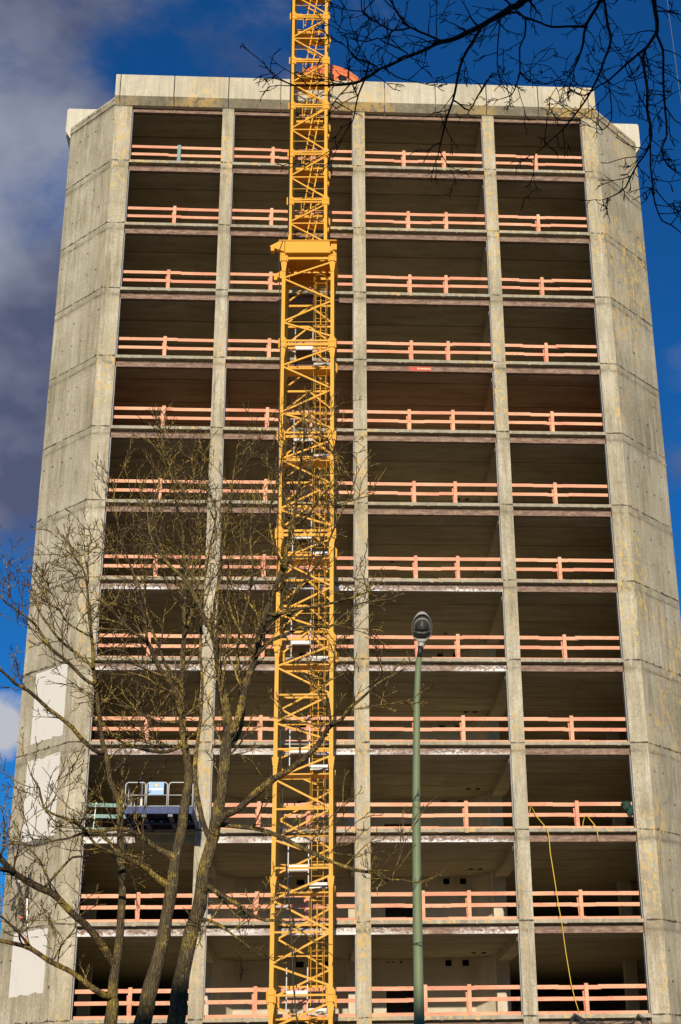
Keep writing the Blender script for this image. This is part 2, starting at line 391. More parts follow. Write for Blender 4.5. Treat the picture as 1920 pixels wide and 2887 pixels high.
M['orange'] = paint('orange_fabric', (.75, .16, .04), .0, (.6, .12, .03), .6)
M['dome'] = paint('orange_dome_shell', (.78, .21, .075), .0, (.7, .2, .08), .55)
M['dome2'] = paint('lighter_orange_shell', (.82, .27, .10), .0, (.7, .2, .08), .55)
M['hose'] = paint('yellow_hose', (.75, .52, .05), .0, (.6, .4, .05), .5)
M['bag'] = paint('green_cloth', (.012, .05, .035), .0, (.02, .08, .05), .8)
M['red_sign'] = paint('red_banner', (.50, .045, .03), .02, (.65, .45, .30), .6)
M['cream'] = paint('cream_lettering', (.78, .66, .40), .0, (.6, .4, .3), .6)
M['dark_void'] = paint('shade_painted_core', (.03, .026, .02), .0, (.03, .03, .02), .9)  # near-black colour stands in for the darkness behind the wall openings
g = G('lamp_green_paint'); M['pole'] = g.done(g.ramp(g.noise(g.mapv(g.obj, (3, 3, .8)), 2, 5, .6), [(.3, (.135, .19, .095)), (.7, (.185, .24, .13))]), .62)
M['lamp_grey'] = paint('lamp_housing_grey', (.27, .26, .23), .0, (.12, .12, .1), .5)
M['lamp_rim'] = paint('lamp_rim_grey', (.42, .42, .39), .0, (.3, .3, .28), .35)
M['lamp_refl'] = G('lamp_reflector').done((.25, .27, .28), .25, metal=.8)
g = G('lamp_glass'); g.p.inputs['Transmission Weight'].default_value = .9; M['glass'] = g.done((.8, .85, .85), .05)
def bark(name, base, dark, lich, amt):
    g = G(name)
    n = g.noise(g.mapv(g.obj, (5, 5, 1.6)), 4, 6, .7); r = g.vor(g.mapv(g.obj, (12, 12, 3.0)), 2.6, 'DISTANCE_TO_EDGE')
    col = g.ramp(n, [(.32, dark), (.65, base)])
    col = g.mix(g.math('MULTIPLY', g.ramp(r, [(.0, .6), (.22, 0)]), g.rng(g.noise(g.obj, 6, 4, .7), .35, .6)), col, tuple(c*.55 for c in dark))
    l = g.noise(g.obj, 2.1, 6, .75); l2 = g.noise(g.obj, 19, 4, .8)
    m = g.math('MULTIPLY', g.rng(l, .56-amt, .66-amt), g.rng(l2, .42, .56))
    col = g.mix(m, col, lich)
    w = g.vor(g.obj, 5.5)
    col = g.mix(g.math('MULTIPLY', g.ramp(w, [(.06, 1), (.10, 0)]), .7 if amt < .2 else .25), col, (.42, .41, .36))
    return g.done(col, .92, g.math('SUBTRACT', n, g.math('MULTIPLY', g.ramp(r, [(0, 1), (.2, 0)]), .8)), .9, .02, spec=.1)
M['bark'] = bark('bark', (.17, .135, .08), (.065, .05, .028), (.30, .235, .055), .07)
M['limb'] = bark('lichen_bark', (.15, .115, .07), (.06, .045, .028), (.46, .33, .07), .095)
M['twig'] = bark('twig_bark', (.17, .12, .075), (.09, .06, .04), (.52, .38, .10), .11)
M['nearbark'] = bark('shade_darkened_bark', (.055, .045, .035), (.02, .017, .013), (.10, .09, .03), -.02)  # shade over the near boughs is put into this darker bark colour

g = G('grass_and_soil')
M['bounce_ground'] = G('pale_bounce_ground').done((.50, .44, .33), .95)
M['ground'] = g.done(g.ramp(g.noise(g.obj, .18, 8, .65), [(.3, (.22, .18, .10)), (.5, (.30, .255, .155)), (.7, (.38, .33, .22))]), .95, g.noise(g.obj, 2, 5), .5, .05)
g = G('neighbour_render')
M['neigh'] = g.done(g.ramp(g.noise(g.obj, .4, 4), [(.3, (.35, .31, .25)), (.7, (.45, .41, .34))]), .9)

# ------------------------------------------------------------------ setting
mb = MB()
n = 24; S = 900
for i in range(n):
    for j in range(n):
        x0, x1 = -S+2*S*i/n, -S+2*S*(i+1)/n; y0, y1 = -S+2*S*j/n, -S+2*S*(j+1)/n
        mb.quad((x0, y0, GZ), (x1, y0, GZ), (x1, y1, GZ), (x0, y1, GZ))
tag(mb.build('ground', M['ground']), kind='structure')
mb = MB(); mb.quad((-32, 27, GZ+.004), (36, 27, GZ+.004), (36, D+40, GZ+.004), (-32, D+40, GZ+.004)); tag(mb.build('bounce_sheet', M['bounce_ground']), kind='structure')  # unseen pale sheet added to bounce sunlight into the lower storeys

# ------------------------------------------------------------------ the tower
XL, XR = -8.43, 12.49
COLS = [(-4.28, -3.755), (1.755, 2.30), (7.795, 8.345)]
BAYS = [(XL, COLS[0][0]), (COLS[0][1], COLS[1][0]), (COLS[1][1], COLS[2][0]), (COLS[2][1], XR)]
BL, BR = XL-.78, XR+.72
CX, CY = 2.39, 2.30
LC = (BL-CX, D+CY); RC = (BR+CX, D+CY)
ZS = [Z11 + FH*(11-i) for i in range(12)]      # slab tops, 0 = highest open storey
LOW = [Z11-FH]                                  # one more storey below the frame
ZTOP = 45.5
DEEP = D+25
tower = empty('tower_building', (2, D+12, GZ), absolute=True)
tag(tower, 'stripped concrete tower block with open storeys and angled corner walls', 'building')
octo = [(XL+.15, D+.36), (XR-.15, D+.36), (RC[0]-.35, D+CY+.35), (RC[0]-.35, DEEP-.2), (LC[0]+.35, DEEP-.2), (LC[0]+.35, D+CY+.35)]
def slab(z, k):
    mb = MB()
    mb.k = 1; mb.prism(octo, z-.42, z-.02)
    mb.k = 0
    for (a, b) in BAYS:       # thin nib that overhangs the steel beam, in a few uneven lengths
        mb.box(a, b, D, D+.36, z-.135, z)
        rnd = random.Random(k*7+int(a*3))
        x = a+.2
        while x < b-.4:       # lumps and drips of mortar below the nib
            w = rnd.uniform(.03, .16); x += rnd.uniform(.2, 1.6)
            if x+w < b: mb.box(x, x+w, D+.004, D+.03, z-.135-rnd.uniform(.008, .03), z-.134)
    o = mb.build('floor_slab', [M['conc_edge'], M['ceiling']], tower)
    # screed on top of the plate
    mb = MB(); mb.prism(octo, z-.018, z-.003)
    o2 = mb.build('screed', M['floor_red'] if k == 4 else M['floor'], o)
for k, z in enumerate(ZS + LOW): slab(z, k)
mb = MB(); mb.prism(octo, ZTOP-.42, ZTOP-.05); mb.build('roof_slab', M['ceiling'], tower)
# columns, pilasters, angled walls
for (a, b) in COLS:
    mb = MB()
    mb.box(a, b, D-.012, D+.52, GZ, 45.10)
    # small lift offsets, one ring per storey
    for i, z in enumerate(ZS + [ZTOP-.38]):
        rnd = random.Random(int(a*10)+i)
        mb.box(a-.006*rnd.random(), b+.006*rnd.random(), D-.016-rnd.random()*.006, D-.008, z-.36, z+.0)
    bevel(mb.build('column', M['conc_col'], tower), .012)
for (a, b, nm) in ((BL, XL, 'corner_pilaster'), (XR, BR, 'corner_pilaster')):
    mb = MB(); mb.box(a, b, D-.012, D+.55, GZ, 45.22); bevel(mb.build(nm, M['conc_col'], tower), .012)
def chamf(p, q, side, mat):
    """thick angled wall from p (front) to q (rear), one lift per storey set a few mm in or out"""
    mb = MB()
    d = Vector((q[0]-p[0], q[1]-p[1], 0)).normalized(); nrm = Vector((d.y, -d.x, 0)) * (1 if side > 0 else -1)
    if nrm.y > 0: nrm = -nrm
    zs = [GZ, Z11-FH] + ZS[::-1] + [45.2]
    for i in range(len(zs)-1):
        rnd = random.Random(i*3+side); off = rnd.uniform(-.006, .006)
        a = Vector((p[0], p[1], 0)) + nrm*off; b = Vector((q[0], q[1], 0)) + nrm*off
        c = b - nrm*.35; e = a - nrm*.35
        z0 = zs[i]-(.03 if i else 0); z1 = zs[i+1]-.03
        mb.prism([(a.x, a.y), (b.x, b.y), (c.x, c.y), (e.x, e.y)][::(1 if side > 0 else -1)], z0+.002, z1)
    return mb.build('angled_wall', mat, tower), nrm, d
wl, nl, dl = chamf((BL, D), LC, -1, M['conc_left'])
wr, nr, dr = chamf((BR, D), RC, 1, M['conc_right'])
# coping band along the top of the angled walls
def coping(p, q, nrm, mat):
    mb = MB(); a = Vector((*p, 0)); b = Vector((*q, 0)); o = nrm*.035; i = -nrm*.4
    pts = [(a+o), (b+o), (b+i), (a+i)]
    pl = [(v.x, v.y) for v in pts]
    mb.prism(pl, 45.20, 45.62); mb.build('wall_coping', mat, tower)
coping((BL, D), LC, nl, M['conc_left']); coping((BR, D), RC, nr, M['conc_right'])
# rough mortar lips where the storeys meet on the angled walls
rnd = random.Random(3)
for (p, dd, nn, w) in (((BL, D), dl, nl, wl), ((BR, D), dr, nr, wr)):
    mb = MB()
    for z in ZS:
        s = .05
        while s < 3.1:
            l = rnd.uniform(.08, .35)
            if rnd.random() < .45:
                c = Vector((p[0], p[1], z-.05-.35*(rnd.random() < .5)+rnd.uniform(-.02, .02))) + dd*(s+l/2) + nn*.004
                mb.bar(c-dd*l/2, c+dd*l/2, rnd.uniform(.02, .05), .03, upv=tuple(nn))
            s += l
    tag(mb.build('mortar_lip', M['conc_col'], w), kind='stuff')
# white rendered infill panels low on the left angled wall
def cpt(s, z, off=.012): return Vector((BL, D, z)) + dl*s + nl*off
for (s0, s1, z0, z1, sk) in ((.41, 2.42, 15.2, 18.12, .15), (.45, 2.52, 11.35, 14.55, .2), (.40, 2.45, 5.65, 7.95, .0)):
    mb = MB(); rnd = random.Random(int(z0)); m = 14
    low = [(s0+(s1-s0)*i/m, z0+rnd.uniform(-.018, .018)+(.05 if i in (3, 4, 9) else 0)) for i in range(m+1)]
    hi = [(s0+(s1-s0)*i/m, z1-sk*abs(i/m)*.0+rnd.uniform(-.015, .015)) for i in range(m+1)]
    out = low + hi[::-1]; nn_ = len(out)
    P = [cpt(s, z) for s, z in out] + [cpt(s, z, -.05) for s, z in out]
    fs = [tuple(range(nn_)), tuple(range(nn_, 2*nn_))[::-1]] + [(i, (i+1) % nn_, nn_+(i+1) % nn_, nn_+i) for i in range(nn_)]
    mb.poly(P, fs); mb.build('infill_panel', M['white'], tower)
# dark bitumen strip under the middle panel
g = G('bitumen_smear'); M['bit'] = g.done(g.ramp(g.noise(g.obj, 7, 6, .8), [(.42, (.05, .05, .05)), (.58, (.33, .31, .26))]), .9)
mb = MB(); P = [cpt(s, z, o) for o in (.010, -.03) for s, z in ((.45, 11.08), (3.25, 11.05), (3.25, 11.42), (2.5, 11.33), (.45, 11.32))]
mb.poly(P, [(0, 1, 2, 3, 4), (9, 8, 7, 6, 5)] + [(i, (i+1) % 5, 5+(i+1) % 5, 5+i) for i in range(5)])
mb.build('bitumen_strip', M['bit'], tower)
# side and rear walls
for (x0, x1) in ((LC[0], LC[0]+.35), (RC[0]-.35, RC[0])):
    mb = MB(); mb.box(x0, x1, D+CY+.02, DEEP, GZ, 45.55); mb.build('side_wall', M['conc_left'], tower)
mb = MB(); mb.box(LC[0]+.36, RC[0]-.36, DEEP-.35, DEEP, GZ, 45.5); mb.build('rear_wall', M['inner'], tower)
# parapet: nine precast panels with a bevelled foot, and the end returns
PX = [-9.0 + (12.83+9.0)*t for t in (0, .1135, .2286, .339, .4487, .560, .669, .779, .891, 1.0)]
PY = D-.33
def parapet(x0, x1, mats, name='parapet_panel'):
    mb = MB(); z0, z1, z2 = 45.12, 45.44, 46.66
    prof = [(PY, z1), (PY, z2), (PY+.25, z2), (PY+.25, z1+.05), (D+.5, z1+.05), (D+.5, z0), (D-.06, z0)]
    n = len(prof); p = [(x0, y, z) for y, z in prof] + [(x1, y, z) for y, z in prof]
    mb.poly(p, [tuple(range(n)), tuple(range(n, 2*n))[::-1]] + [(i, n+i, n+(i+1) % n, (i+1) % n) for i in range(n-1)])
    mb.k = 1; mb.poly([p[n-1], p[0], p[n], p[2*n-1]], [(0, 1, 2, 3)])
    return bevel(mb.build(name, mats, tower), .012)
mb = MB(); mb.box(-9.1, 13.0, PY+.28, PY+.36, 45.52, 46.5); mb.build('parapet_joint_backing', M['inner_beam'], tower)  # unseen strip added to block the sky behind the panel joints
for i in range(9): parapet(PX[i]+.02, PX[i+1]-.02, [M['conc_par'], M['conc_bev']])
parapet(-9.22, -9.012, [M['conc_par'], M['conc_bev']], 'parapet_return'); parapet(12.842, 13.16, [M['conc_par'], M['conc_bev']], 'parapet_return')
for (xc, sg, xi) in ((LC[0], -1, -9.3), (RC[0], 1, 13.3)):       # short parapets facing the viewer behind the angled walls
    xo = xc + sg*.27; yq = D+CY+.02; mb = MB()
    prof = [(xi, 45.2), (xc+sg*.02, 45.05), (xo, 45.45), (xo, 46.70), (xo-sg*.07, 46.80), (xi, 46.80)]
    n = len(prof); p = [(a, yq, z) for a, z in prof] + [(a, yq+.22, z) for a, z in prof]
    mb.poly(p, [tuple(range(n)), tuple(range(n, 2*n))[::-1]] + [(i, n+i, n+(i+1) % n, (i+1) % n) for i in range(n)])
    bevel(mb.build('parapet_panel', M['conc_side'], tower), .012)
for (xc, sg) in ((LC[0], -1), (RC[0], 1)):       # the same parapet on the two side faces, seen end-on
    y = D+CY-.0
    for j in range(5):
        mb = MB(); y0, y1 = y+(.26 if j == 0 else .02)+j*4.4, y+(j+1)*4.4
        prof = [(0, 45.05), (.30, 45.45), (.30, 46.62), (.22, 46.76), (-.05, 46.76), (-.05, 45.0)]
        n = len(prof); p = [(xc+sg*a, y0, z) for a, z in prof] + [(xc+sg*a, y1, z) for a, z in prof]
        fs = [tuple(range(n)), tuple(range(n, 2*n))[::-1]] + [(i, n+i, n+(i+1) % n, (i+1) % n) for i in range(n)]
        mb.poly(p, fs if sg > 0 else [f[::-1] for f in fs]); bevel(mb.build('parapet_panel', M['conc_side'], tower), .012)
# steel edge beams under every nib, one per bay and storey
for k, z in enumerate(ZS + LOW + [45.42]):
    for b, (x0, x1) in enumerate(BAYS):
        if k == 9 and b == 0: x1 = -6.6
        if k == 13: zt = 45.10; zb = 44.90
        else: zt = z-.245; zb = z-.49
        mb = MB(); y = D+.17
        mb.box(x0+.004, x1-.004, y, y+.012, zb+.02, zt-.015)       # web
        mb.box(x0+.004, x1-.004, y-.022, y+.11, zb, zb+.018)        # lower flange
        mb.box(x0+.004, x1-.004, y-.022, y+.11, zt-.013, zt)       # upper flange
        mb.box(x0+.004, x1-.004, y+.16, y+.2, zb+.02, z-.425)      # packing behind
        if k < 13:
            rnd = random.Random(k*11+b)
            for q in range(3):
                xx = x0+(x1-x0)*(.02, .52, .97)[q]; mb.k = 1
                mb.cyl((xx, y-.004, zb+.12), (xx, y+.002, zb+.12), .035 if q == 1 else .018, 8); mb.k = 0
        mat = M['beam']
        if k in (6, 7): mat = M['beam_flake'] if b in (1, 0, 2) else M['beam']
        if k in (8, 9, 10): mat = {0: M['beam_flake'] if k != 9 else M['beam_white'], 1: M['beam_white'], 2: M['beam_flake'], 3: M['beam']}[b]
        mb.build('edge_beam', [mat, M['black']], tower)
# steel channels up the reveals
for k, z in enumerate(ZS):
    zt = z+FH-.52 if k else 44.88
    for x, sg in ((XL, 1), (COLS[0][1], 1), (COLS[2][0], -1), (XR, -1), (COLS[1][0], -1)):
        mb = MB()
        w = .042
        a, b = sorted((x+sg*.004, x+sg*w))
        mb.box(a, b, D+.10, D+.13, z+.01, zt); 
        a, b = sorted((x+sg*.004, x+sg*.02)); mb.box(a, b, D+.13, D+.22, z+.01, zt)
        if sg and k != 13: mb.build('jamb_channel', M['steel'], tower)
# downstand beams and inner columns
for k, z in enumerate([ZTOP] + ZS[:-1] + [Z11]):
    for (a, b) in COLS:
        mb = MB(); mb.box(a-.03, b-.03, D+.53, D+6.3, z-.72, z-.425)
        mb.prof_x([(D+.53, z-.72), (D+.53, z-1.0), (D+1.1, z-.72)], a+.0, b-.04)
        mb.build('ceiling_beam', M['inner_beam'], tower)
for (a, b) in COLS:
    mb = MB(); mb.box(a-.12, b-.12, D+6.3, D+6.85, GZ, 45); mb.build('inner_column', M['inner'], tower)
for x in (-9.6, 13.6):
    mb = MB(); mb.box(x, x+.5, D+9, D+9.5, GZ, 45); mb.build('inner_column', M['inner'], tower)
# paired pipe sleeves through the ceilings beside the inner column
for k, z in enumerate(ZS):
    c = z+FH-.424
    for x in (6.75, 7.15):
        mb = MB(); mb.cyl((x, 60.2, c), (x, 60.2, c-.035), .10, 14); mb.build('pipe_sleeve', M['black'], tower)
    if k in (6, 7):
        mb = MB(); mb.cyl((5.9 if k == 7 else 3.6, 59.6, c), (5.9 if k == 7 else 3.6, 59.6, c-.03), .09, 14); mb.build('pipe_sleeve', M['black'], tower)
# core wall behind the two middle bays with a low coved top, service holes and a doorway
YW = 62.1
def wall_holes(mb, x0, x1, z0, z1, holes, y, t=.22):
    xs = sorted({x0, x1} | {h[0] for h in holes} | {h[1] for h in holes}); zs = sorted({z0, z1} | {h[2] for h in holes} | {h[3] for h in holes})
    for i in range(len(xs)-1):
        for j in range(len(zs)-1):
            cx, cz = (xs[i]+xs[i+1])/2, (zs[j]+zs[j+1])/2
            if any(h[0] < cx < h[1] and h[2] < cz < h[3] for h in holes): continue
            mb.quad((xs[i], y, zs[j]), (xs[i+1], y, zs[j]), (xs[i+1], y, zs[j+1]), (xs[i], y, zs[j+1]))
    for h in holes:
        a, b, c, d = h
        mb.quad((a, y, c), (a, y, d), (a, y+t, d), (a, y+t, c)); mb.quad((b, y, d), (b, y, c), (b, y+t, c), (b, y+t, d))
        mb.quad((a, y, d), (b, y, d), (b, y+t, d), (a, y+t, d)); mb.quad((b, y, c), (a, y, c), (a, y+t, c), (b, y+t, c))
for k, z in enumerate(ZS):
    s = z+FH
    holes = [(5.75, 6.02, s-.72, s-.45), (6.47, 6.75, s-.72, s-.45), (3.25, 4.42, z, s-1.48), (-.52, -.19, s-.72, s-.47)]
    if k > 9: holes += [(3.3, 3.38, s-.57, s-.49), (3.5, 3.58, s-.57, s-.49), (3.85, 3.95, s-.58, s-.49), (.59, .9, s-.70, s-.47)]
    mb = MB(); wall_holes(mb, -3.08, 6.97, z-.001, s-.43, holes, YW)
    # splayed ends towards the inner columns
    mb.quad((-3.88, D+6.9, z), (-3.08, YW, z), (-3.08, YW, s-.43), (-3.88, D+6.9, s-.43))
    mb.quad((6.97, YW, z), (7.7, D+6.9, z), (7.7, D+6.9, s-.43), (6.97, YW, s-.43))
    # cove
    for i in range(5):
        a0, a1 = i/5*math.pi/2, (i+1)/5*math.pi/2
        f = lambda a: (YW-.004-.55*(1-math.sin(a)) , s-.43-.32*(1-math.cos(a)))
        (ya, za), (yb, zb) = f(math.pi/2-a0), f(math.pi/2-a1)
        for (xa, xb) in ((-3.08, -.6), (1.0, 3.1), (4.6, 5.6)):
            pass
    mb.build('core_wall', M['inner'], tower)
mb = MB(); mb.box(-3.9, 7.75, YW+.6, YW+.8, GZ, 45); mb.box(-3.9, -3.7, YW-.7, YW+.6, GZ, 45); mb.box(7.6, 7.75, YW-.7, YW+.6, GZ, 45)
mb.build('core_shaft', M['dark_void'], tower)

# ------------------------------------------------------------------ timber guard rails, one per bay and storey
RY = D+.33
def make_rail(b, var, short=None, mat='timber'):
    x0, x1 = BAYS[b]; cx = (x0+x1)/2; L0 = x0-cx+.02; L1 = x1-cx-.02
    if short: L1 = short-cx
    rnd = random.Random(b*10+var)
    root = empty('guard_rail', (cx, RY, 0))
    posts = [] if var == 9 else {0: [.5], 1: [.33, .67], 2: [.34, .665], 3: [.465]}[b]
    posts = [p+rnd.uniform(-.015, .02) for p in posts]
    def board(z0, z1, name, parts, yo=.0):
        xs = [L0] + sorted(L0+(L1-L0)*p for p in parts) + [L1]
        mb = MB(); dz = 0
        for i in range(len(xs)-1):
            tilt = rnd.uniform(-.008, .008); d = rnd.uniform(-.014, .014) if i else 0
            a, b_ = xs[i]-(.0 if i == 0 else .06), xs[i+1]+(.0 if i == len(xs)-2 else .06)
            y = yo + (i % 2)*.032
            p = [(a, y, z0+d), (b_, y, z0+d+tilt), (b_, y+.03, z0+d+tilt), (a, y+.03, z0+d)]
            q = [(v[0], v[1], v[2]+z1-z0) for v in p]
            mb.poly(p+q, [(3, 2, 1, 0), (4, 5, 6, 7), (0, 1, 5, 4), (1, 2, 6, 5), (2, 3, 7, 6), (3, 0, 4, 7)])
        return mb.build(name, M[mat], root)
    sp = {0: [.52], 1: [.35, .72], 2: [.3, .58], 3: [.28, .6]}[b]
    jit = lambda: [min(.92, max(.08, p+rnd.uniform(-.12, .12))) for p in sp]
    board(.925, 1.07, 'rail', jit()); board(.51, .65, 'rail', jit()); board(.003, .145, 'toe_board', jit(), .0)
    if not short:
        for p in posts:
            x = L0+(L1-L0)*p; mb = MB(); t = rnd.uniform(-.02, .02)
            mb.prof_x([(-.055, .0), (-.008, .0), (-.008, 1.12), (-.055, 1.12)], x-.07, x+.07)
            mb.build('post', M['timber'], root)
            mb = MB(); mb.bar((x-.10, .095, .86), (x-.05, .10, .0), .07, .05); mb.box(x-.12, x+.18, -.10, -.056, 0, .03)
            mb.build('brace', M['timber2'], root)
    return root
ORD = ['first', 'second', 'third', 'fourth', 'fifth', 'sixth', 'seventh', 'eighth', 'ninth', 'tenth', 'eleventh', 'twelfth']
BAYN = ['leftmost opening', 'second opening from the left', 'third opening from the left', 'rightmost opening']
FROM = {}
protos = {(b, v): make_rail(b, v) for b in range(4) for v in range(3)}
for r in protos.values(): reg(r)
used = set()
for k, z in enumerate(ZS):
    for b in range(4):
        if (k, b) == (9, 0): continue
        v = (k*5+b*2+k//3) % 3
        if (k, b) == (0, 0): v = 9; protos[b, v] = make_rail(0, 9)
        o = protos[b, v]
        if (b, v) in used: o = copy_tree(o)
        used.add((b, v))
        o.location = ((BAYS[b][0]+BAYS[b][1])/2, RY+random.uniform(-.01, .02), z)
        where = f'{ORD[k]} storey from the top' if k < 6 else f'{ORD[11-k]} storey from the bottom' if k < 11 else 'lowest visible storey'
        tag(o, f'pink timber guard rail in the {BAYN[b]}, {where}', 'guard rail', 'pink timber guard rails along the open storeys')
# teal one beside the blue platform
t = make_rail(0, 7, short=-6.75, mat='teal'); t.location = ((BAYS[0][0]+BAYS[0][1])/2, RY, ZS[9])
for z0 in (.3,):
    mb = MB(); mb.bar((-1.75, -.02, .02), (-1.70, -.02, 1.1), .035, .03); mb.build('post', M['galv'], t)
tag(t, 'short teal painted guard rail left of the blue loading platform', 'guard rail')

# ------------------------------------------------------------------ a point of the world seen in direction (px, py) at depth y
def at(px, py, y):
    X = px-960-169.11; Y = 1443.5+141.71-py
    r = rt*X/F + up*Y/F + fwd
    # rt/up already carry the camera roll
    return r*(y/r.y)

# ------------------------------------------------------------------ tower crane mast
CXM = -.24; YM = 50.7
crane = empty('tower_crane', (CXM, YM, GZ), -.040)
tag(crane, 'yellow lattice tower crane mast standing in front of the tower', 'crane')
def zg(z): return z-GZ
def collar(mb, x, y, z, w, h=.46):
    mb.box(x-w/2, x+w/2, y-w/2, y+w/2, z-h/2, z-.008); mb.box(x-w/2, x+w/2, y-w/2, y+w/2, z+.008, z+h/2)
    for sx in (-1, 1):
        mb.cyl((x+sx*(w/2+.03), y-.05, z-h/2-.03), (x+sx*(w/2+.03), y-.05, z+h/2-.06), .035, 8)
def lower_section(z0, z1, typ):
    w = 2.15; lg = .142; a = w/2-lg/2; h = z1-z0
    legs = []
    for sx in (-1, 1):
        for y in (lg/2, w-lg/2):
            mb = MB(); legs.append(mb)
            mb.box(sx*a-lg/2, sx*a+lg/2, y-lg/2, y+lg/2, zg(z0)+.003, zg(z1)-.003)
            # gusset flare below the joint
            mb.poly([(sx*a-lg*.5, y-.088, zg(z1)-.75), (sx*a+lg*.5, y-.088, zg(z1)-.75), (sx*a+.125, y-.09, zg(z1)-.30), (sx*a-.125, y-.09, zg(z1)-.30)], [(0, 1, 2, 3)])
            if z1 not in (9.40, 13.67): collar(mb, sx*a, y, zg(z1), .215)
    b = a-lg/2+.01; T = zg(z1); q = h/4; mat = M['yellow'] if typ == 'B' else M['yellow_old']
    # front face
    mb = MB(); y = .05
    pts = [(b, T-.28), (-b, T-q+.02), (b, T-2*q), (-b, T-3*q), (b, T-4*q+.32)]
    for i in range(4):
        (xa, za), (xb, zb) = pts[i], pts[i+1]
        if i in (1, 3): za -= .10
        if i == 2: za -= .10
        mb.bar((xa, y, za), (xb, y, zb), .070, .05)
    if typ == 'B':
        mb.box(-b, b, y-.03, y+.03, T+.05, T+.13); mb.box(-b, b, y-.03, y+.03, T-.14, T-.03)
        mb.box(-b, b, y+.0, y+.02, T-3*q-.055, T-3*q-.035)
    else:
        mb.box(-b, b, y-.025, y+.03, T-.035, T+.035); mb.box(-b, b, y-.025, y+.03, T-2*q-.085, T-2*q-.02)
    sec = mb.build('mast_section', mat, crane)
    for m_ in legs: m_.build('leg', mat, sec)
    # rear face
    mb = MB(); y = w-.06
    if typ == 'B':
        for i in range(4):
            zt = T-i*q-.02
            if i == 0: mb.box(-b, b, y-.03, y+.03, zt+.03, zt+.10)
            mb.box(-b, b, y-.03, y+.03, zt-.09, zt)
            mb.bar((0, y, zt-.04), (-b, y, zt-q+.16), .068, .05); mb.bar((0, y, zt-.04), (b, y, zt-q+.16), .068, .05)
    else:
        pts = [(-b, T-.2), (b, T-q), (-b, T-2*q), (b, T-3*q), (-b, T-4*q+.2)]
        for i in range(4): mb.bar((pts[i][0], y, pts[i][1]), (pts[i+1][0], y, pts[i+1][1]), .068, .05)
        for i in range(4): mb.box(-b, b, y-.03, y+.03, T-i*q-.62, T-i*q-.55)
    mb.build('cross_bracing', mat, sec)
    for sx in (-1, 1):
        mb = MB(); x = sx*(a+.0)
        pts = [(.1, T-.25), (w-.1, T-q), (.1, T-2*q), (w-.1, T-3*q), (.1, T-4*q+.3)]
        for i in range(4): mb.bar((x, pts[i][0], pts[i][1]), (x, pts[i+1][0], pts[i+1][1]), .065, .05, upv=(1, 0, 0))
        mb.box(x-.03, x+.03, .1, w-.1, T-.05, T+.03)
        mb.build('cross_bracing', mat, sec)
    # caged ladder and landing
    mb = MB(); x0, x1, y = .28, .70, 1.25
    for x in (x0, x1): mb.cyl((x, y, zg(z0)), (x, y, T), .013, 6)
    z = zg(z0)+.15
    while z < T: mb.cyl((x0, y, z), (x1, y, z), .010, 5); z += .29
    z = zg(z0)+.5
    while z < T:
        mb.tube([((x0+x1)/2+.33*math.cos(t), y-.05-.55*math.sin(t), z) for t in [math.pi*i/8 for i in range(9)]], .010, 5); z += 1.06
    for t in (.6, 2.5): mb.cyl(((x0+x1)/2+.33*math.cos(t), y-.05-.55*math.sin(t), zg(z0)+.5), ((x0+x1)/2+.33*math.cos(t), y-.05-.55*math.sin(t), z-1.06), .007, 5)
    mb.cyl((.47, w-.35, zg(z0)+.3), (.47, w-.35, T-.6), .024, 8)
    mb.build('ladder', mat, sec)
    if z1 > 34: return
    mb = MB(); zp = T+.02
    mb.k = 0; mb.box(-.50, .18, .62, 1.5, zp-.03, zp)
    for i in range(14): mb.box(-.49+i*.05, -.475+i*.05, .62, 1.5, zp-.055, zp-.03)
    mb.k = 1; mb.box(-.50, .18, .60, .615, zp, zp+.19)
    mb.k = 2
    for x in (-.52, .20): mb.cyl((x, .58, zp-.55), (x, .58, zp+.95), .024, 8)
    mb.k = 2; mb.box(.22, .86, 1.0, 1.04, zp-.46, zp-.36); mb.box(.22, .86, .8, .84, zp-.60, zp-.55); mb.k = 3; mb.box(-.9, .9, .9, 1.5, zp-.75, zp-.70)
    mb.build('rest_platform', [M['deck_dark'], M['white_plate'], M['galv'], mat], sec)
LZ = [GZ, .88, 5.12, 9.40, 13.67, 17.86, 22.17, 26.40, 30.59, 34.72]
for i in range(len(LZ)-1): lower_section(LZ[i], LZ[i+1], 'B' if i >= 5 else 'C')
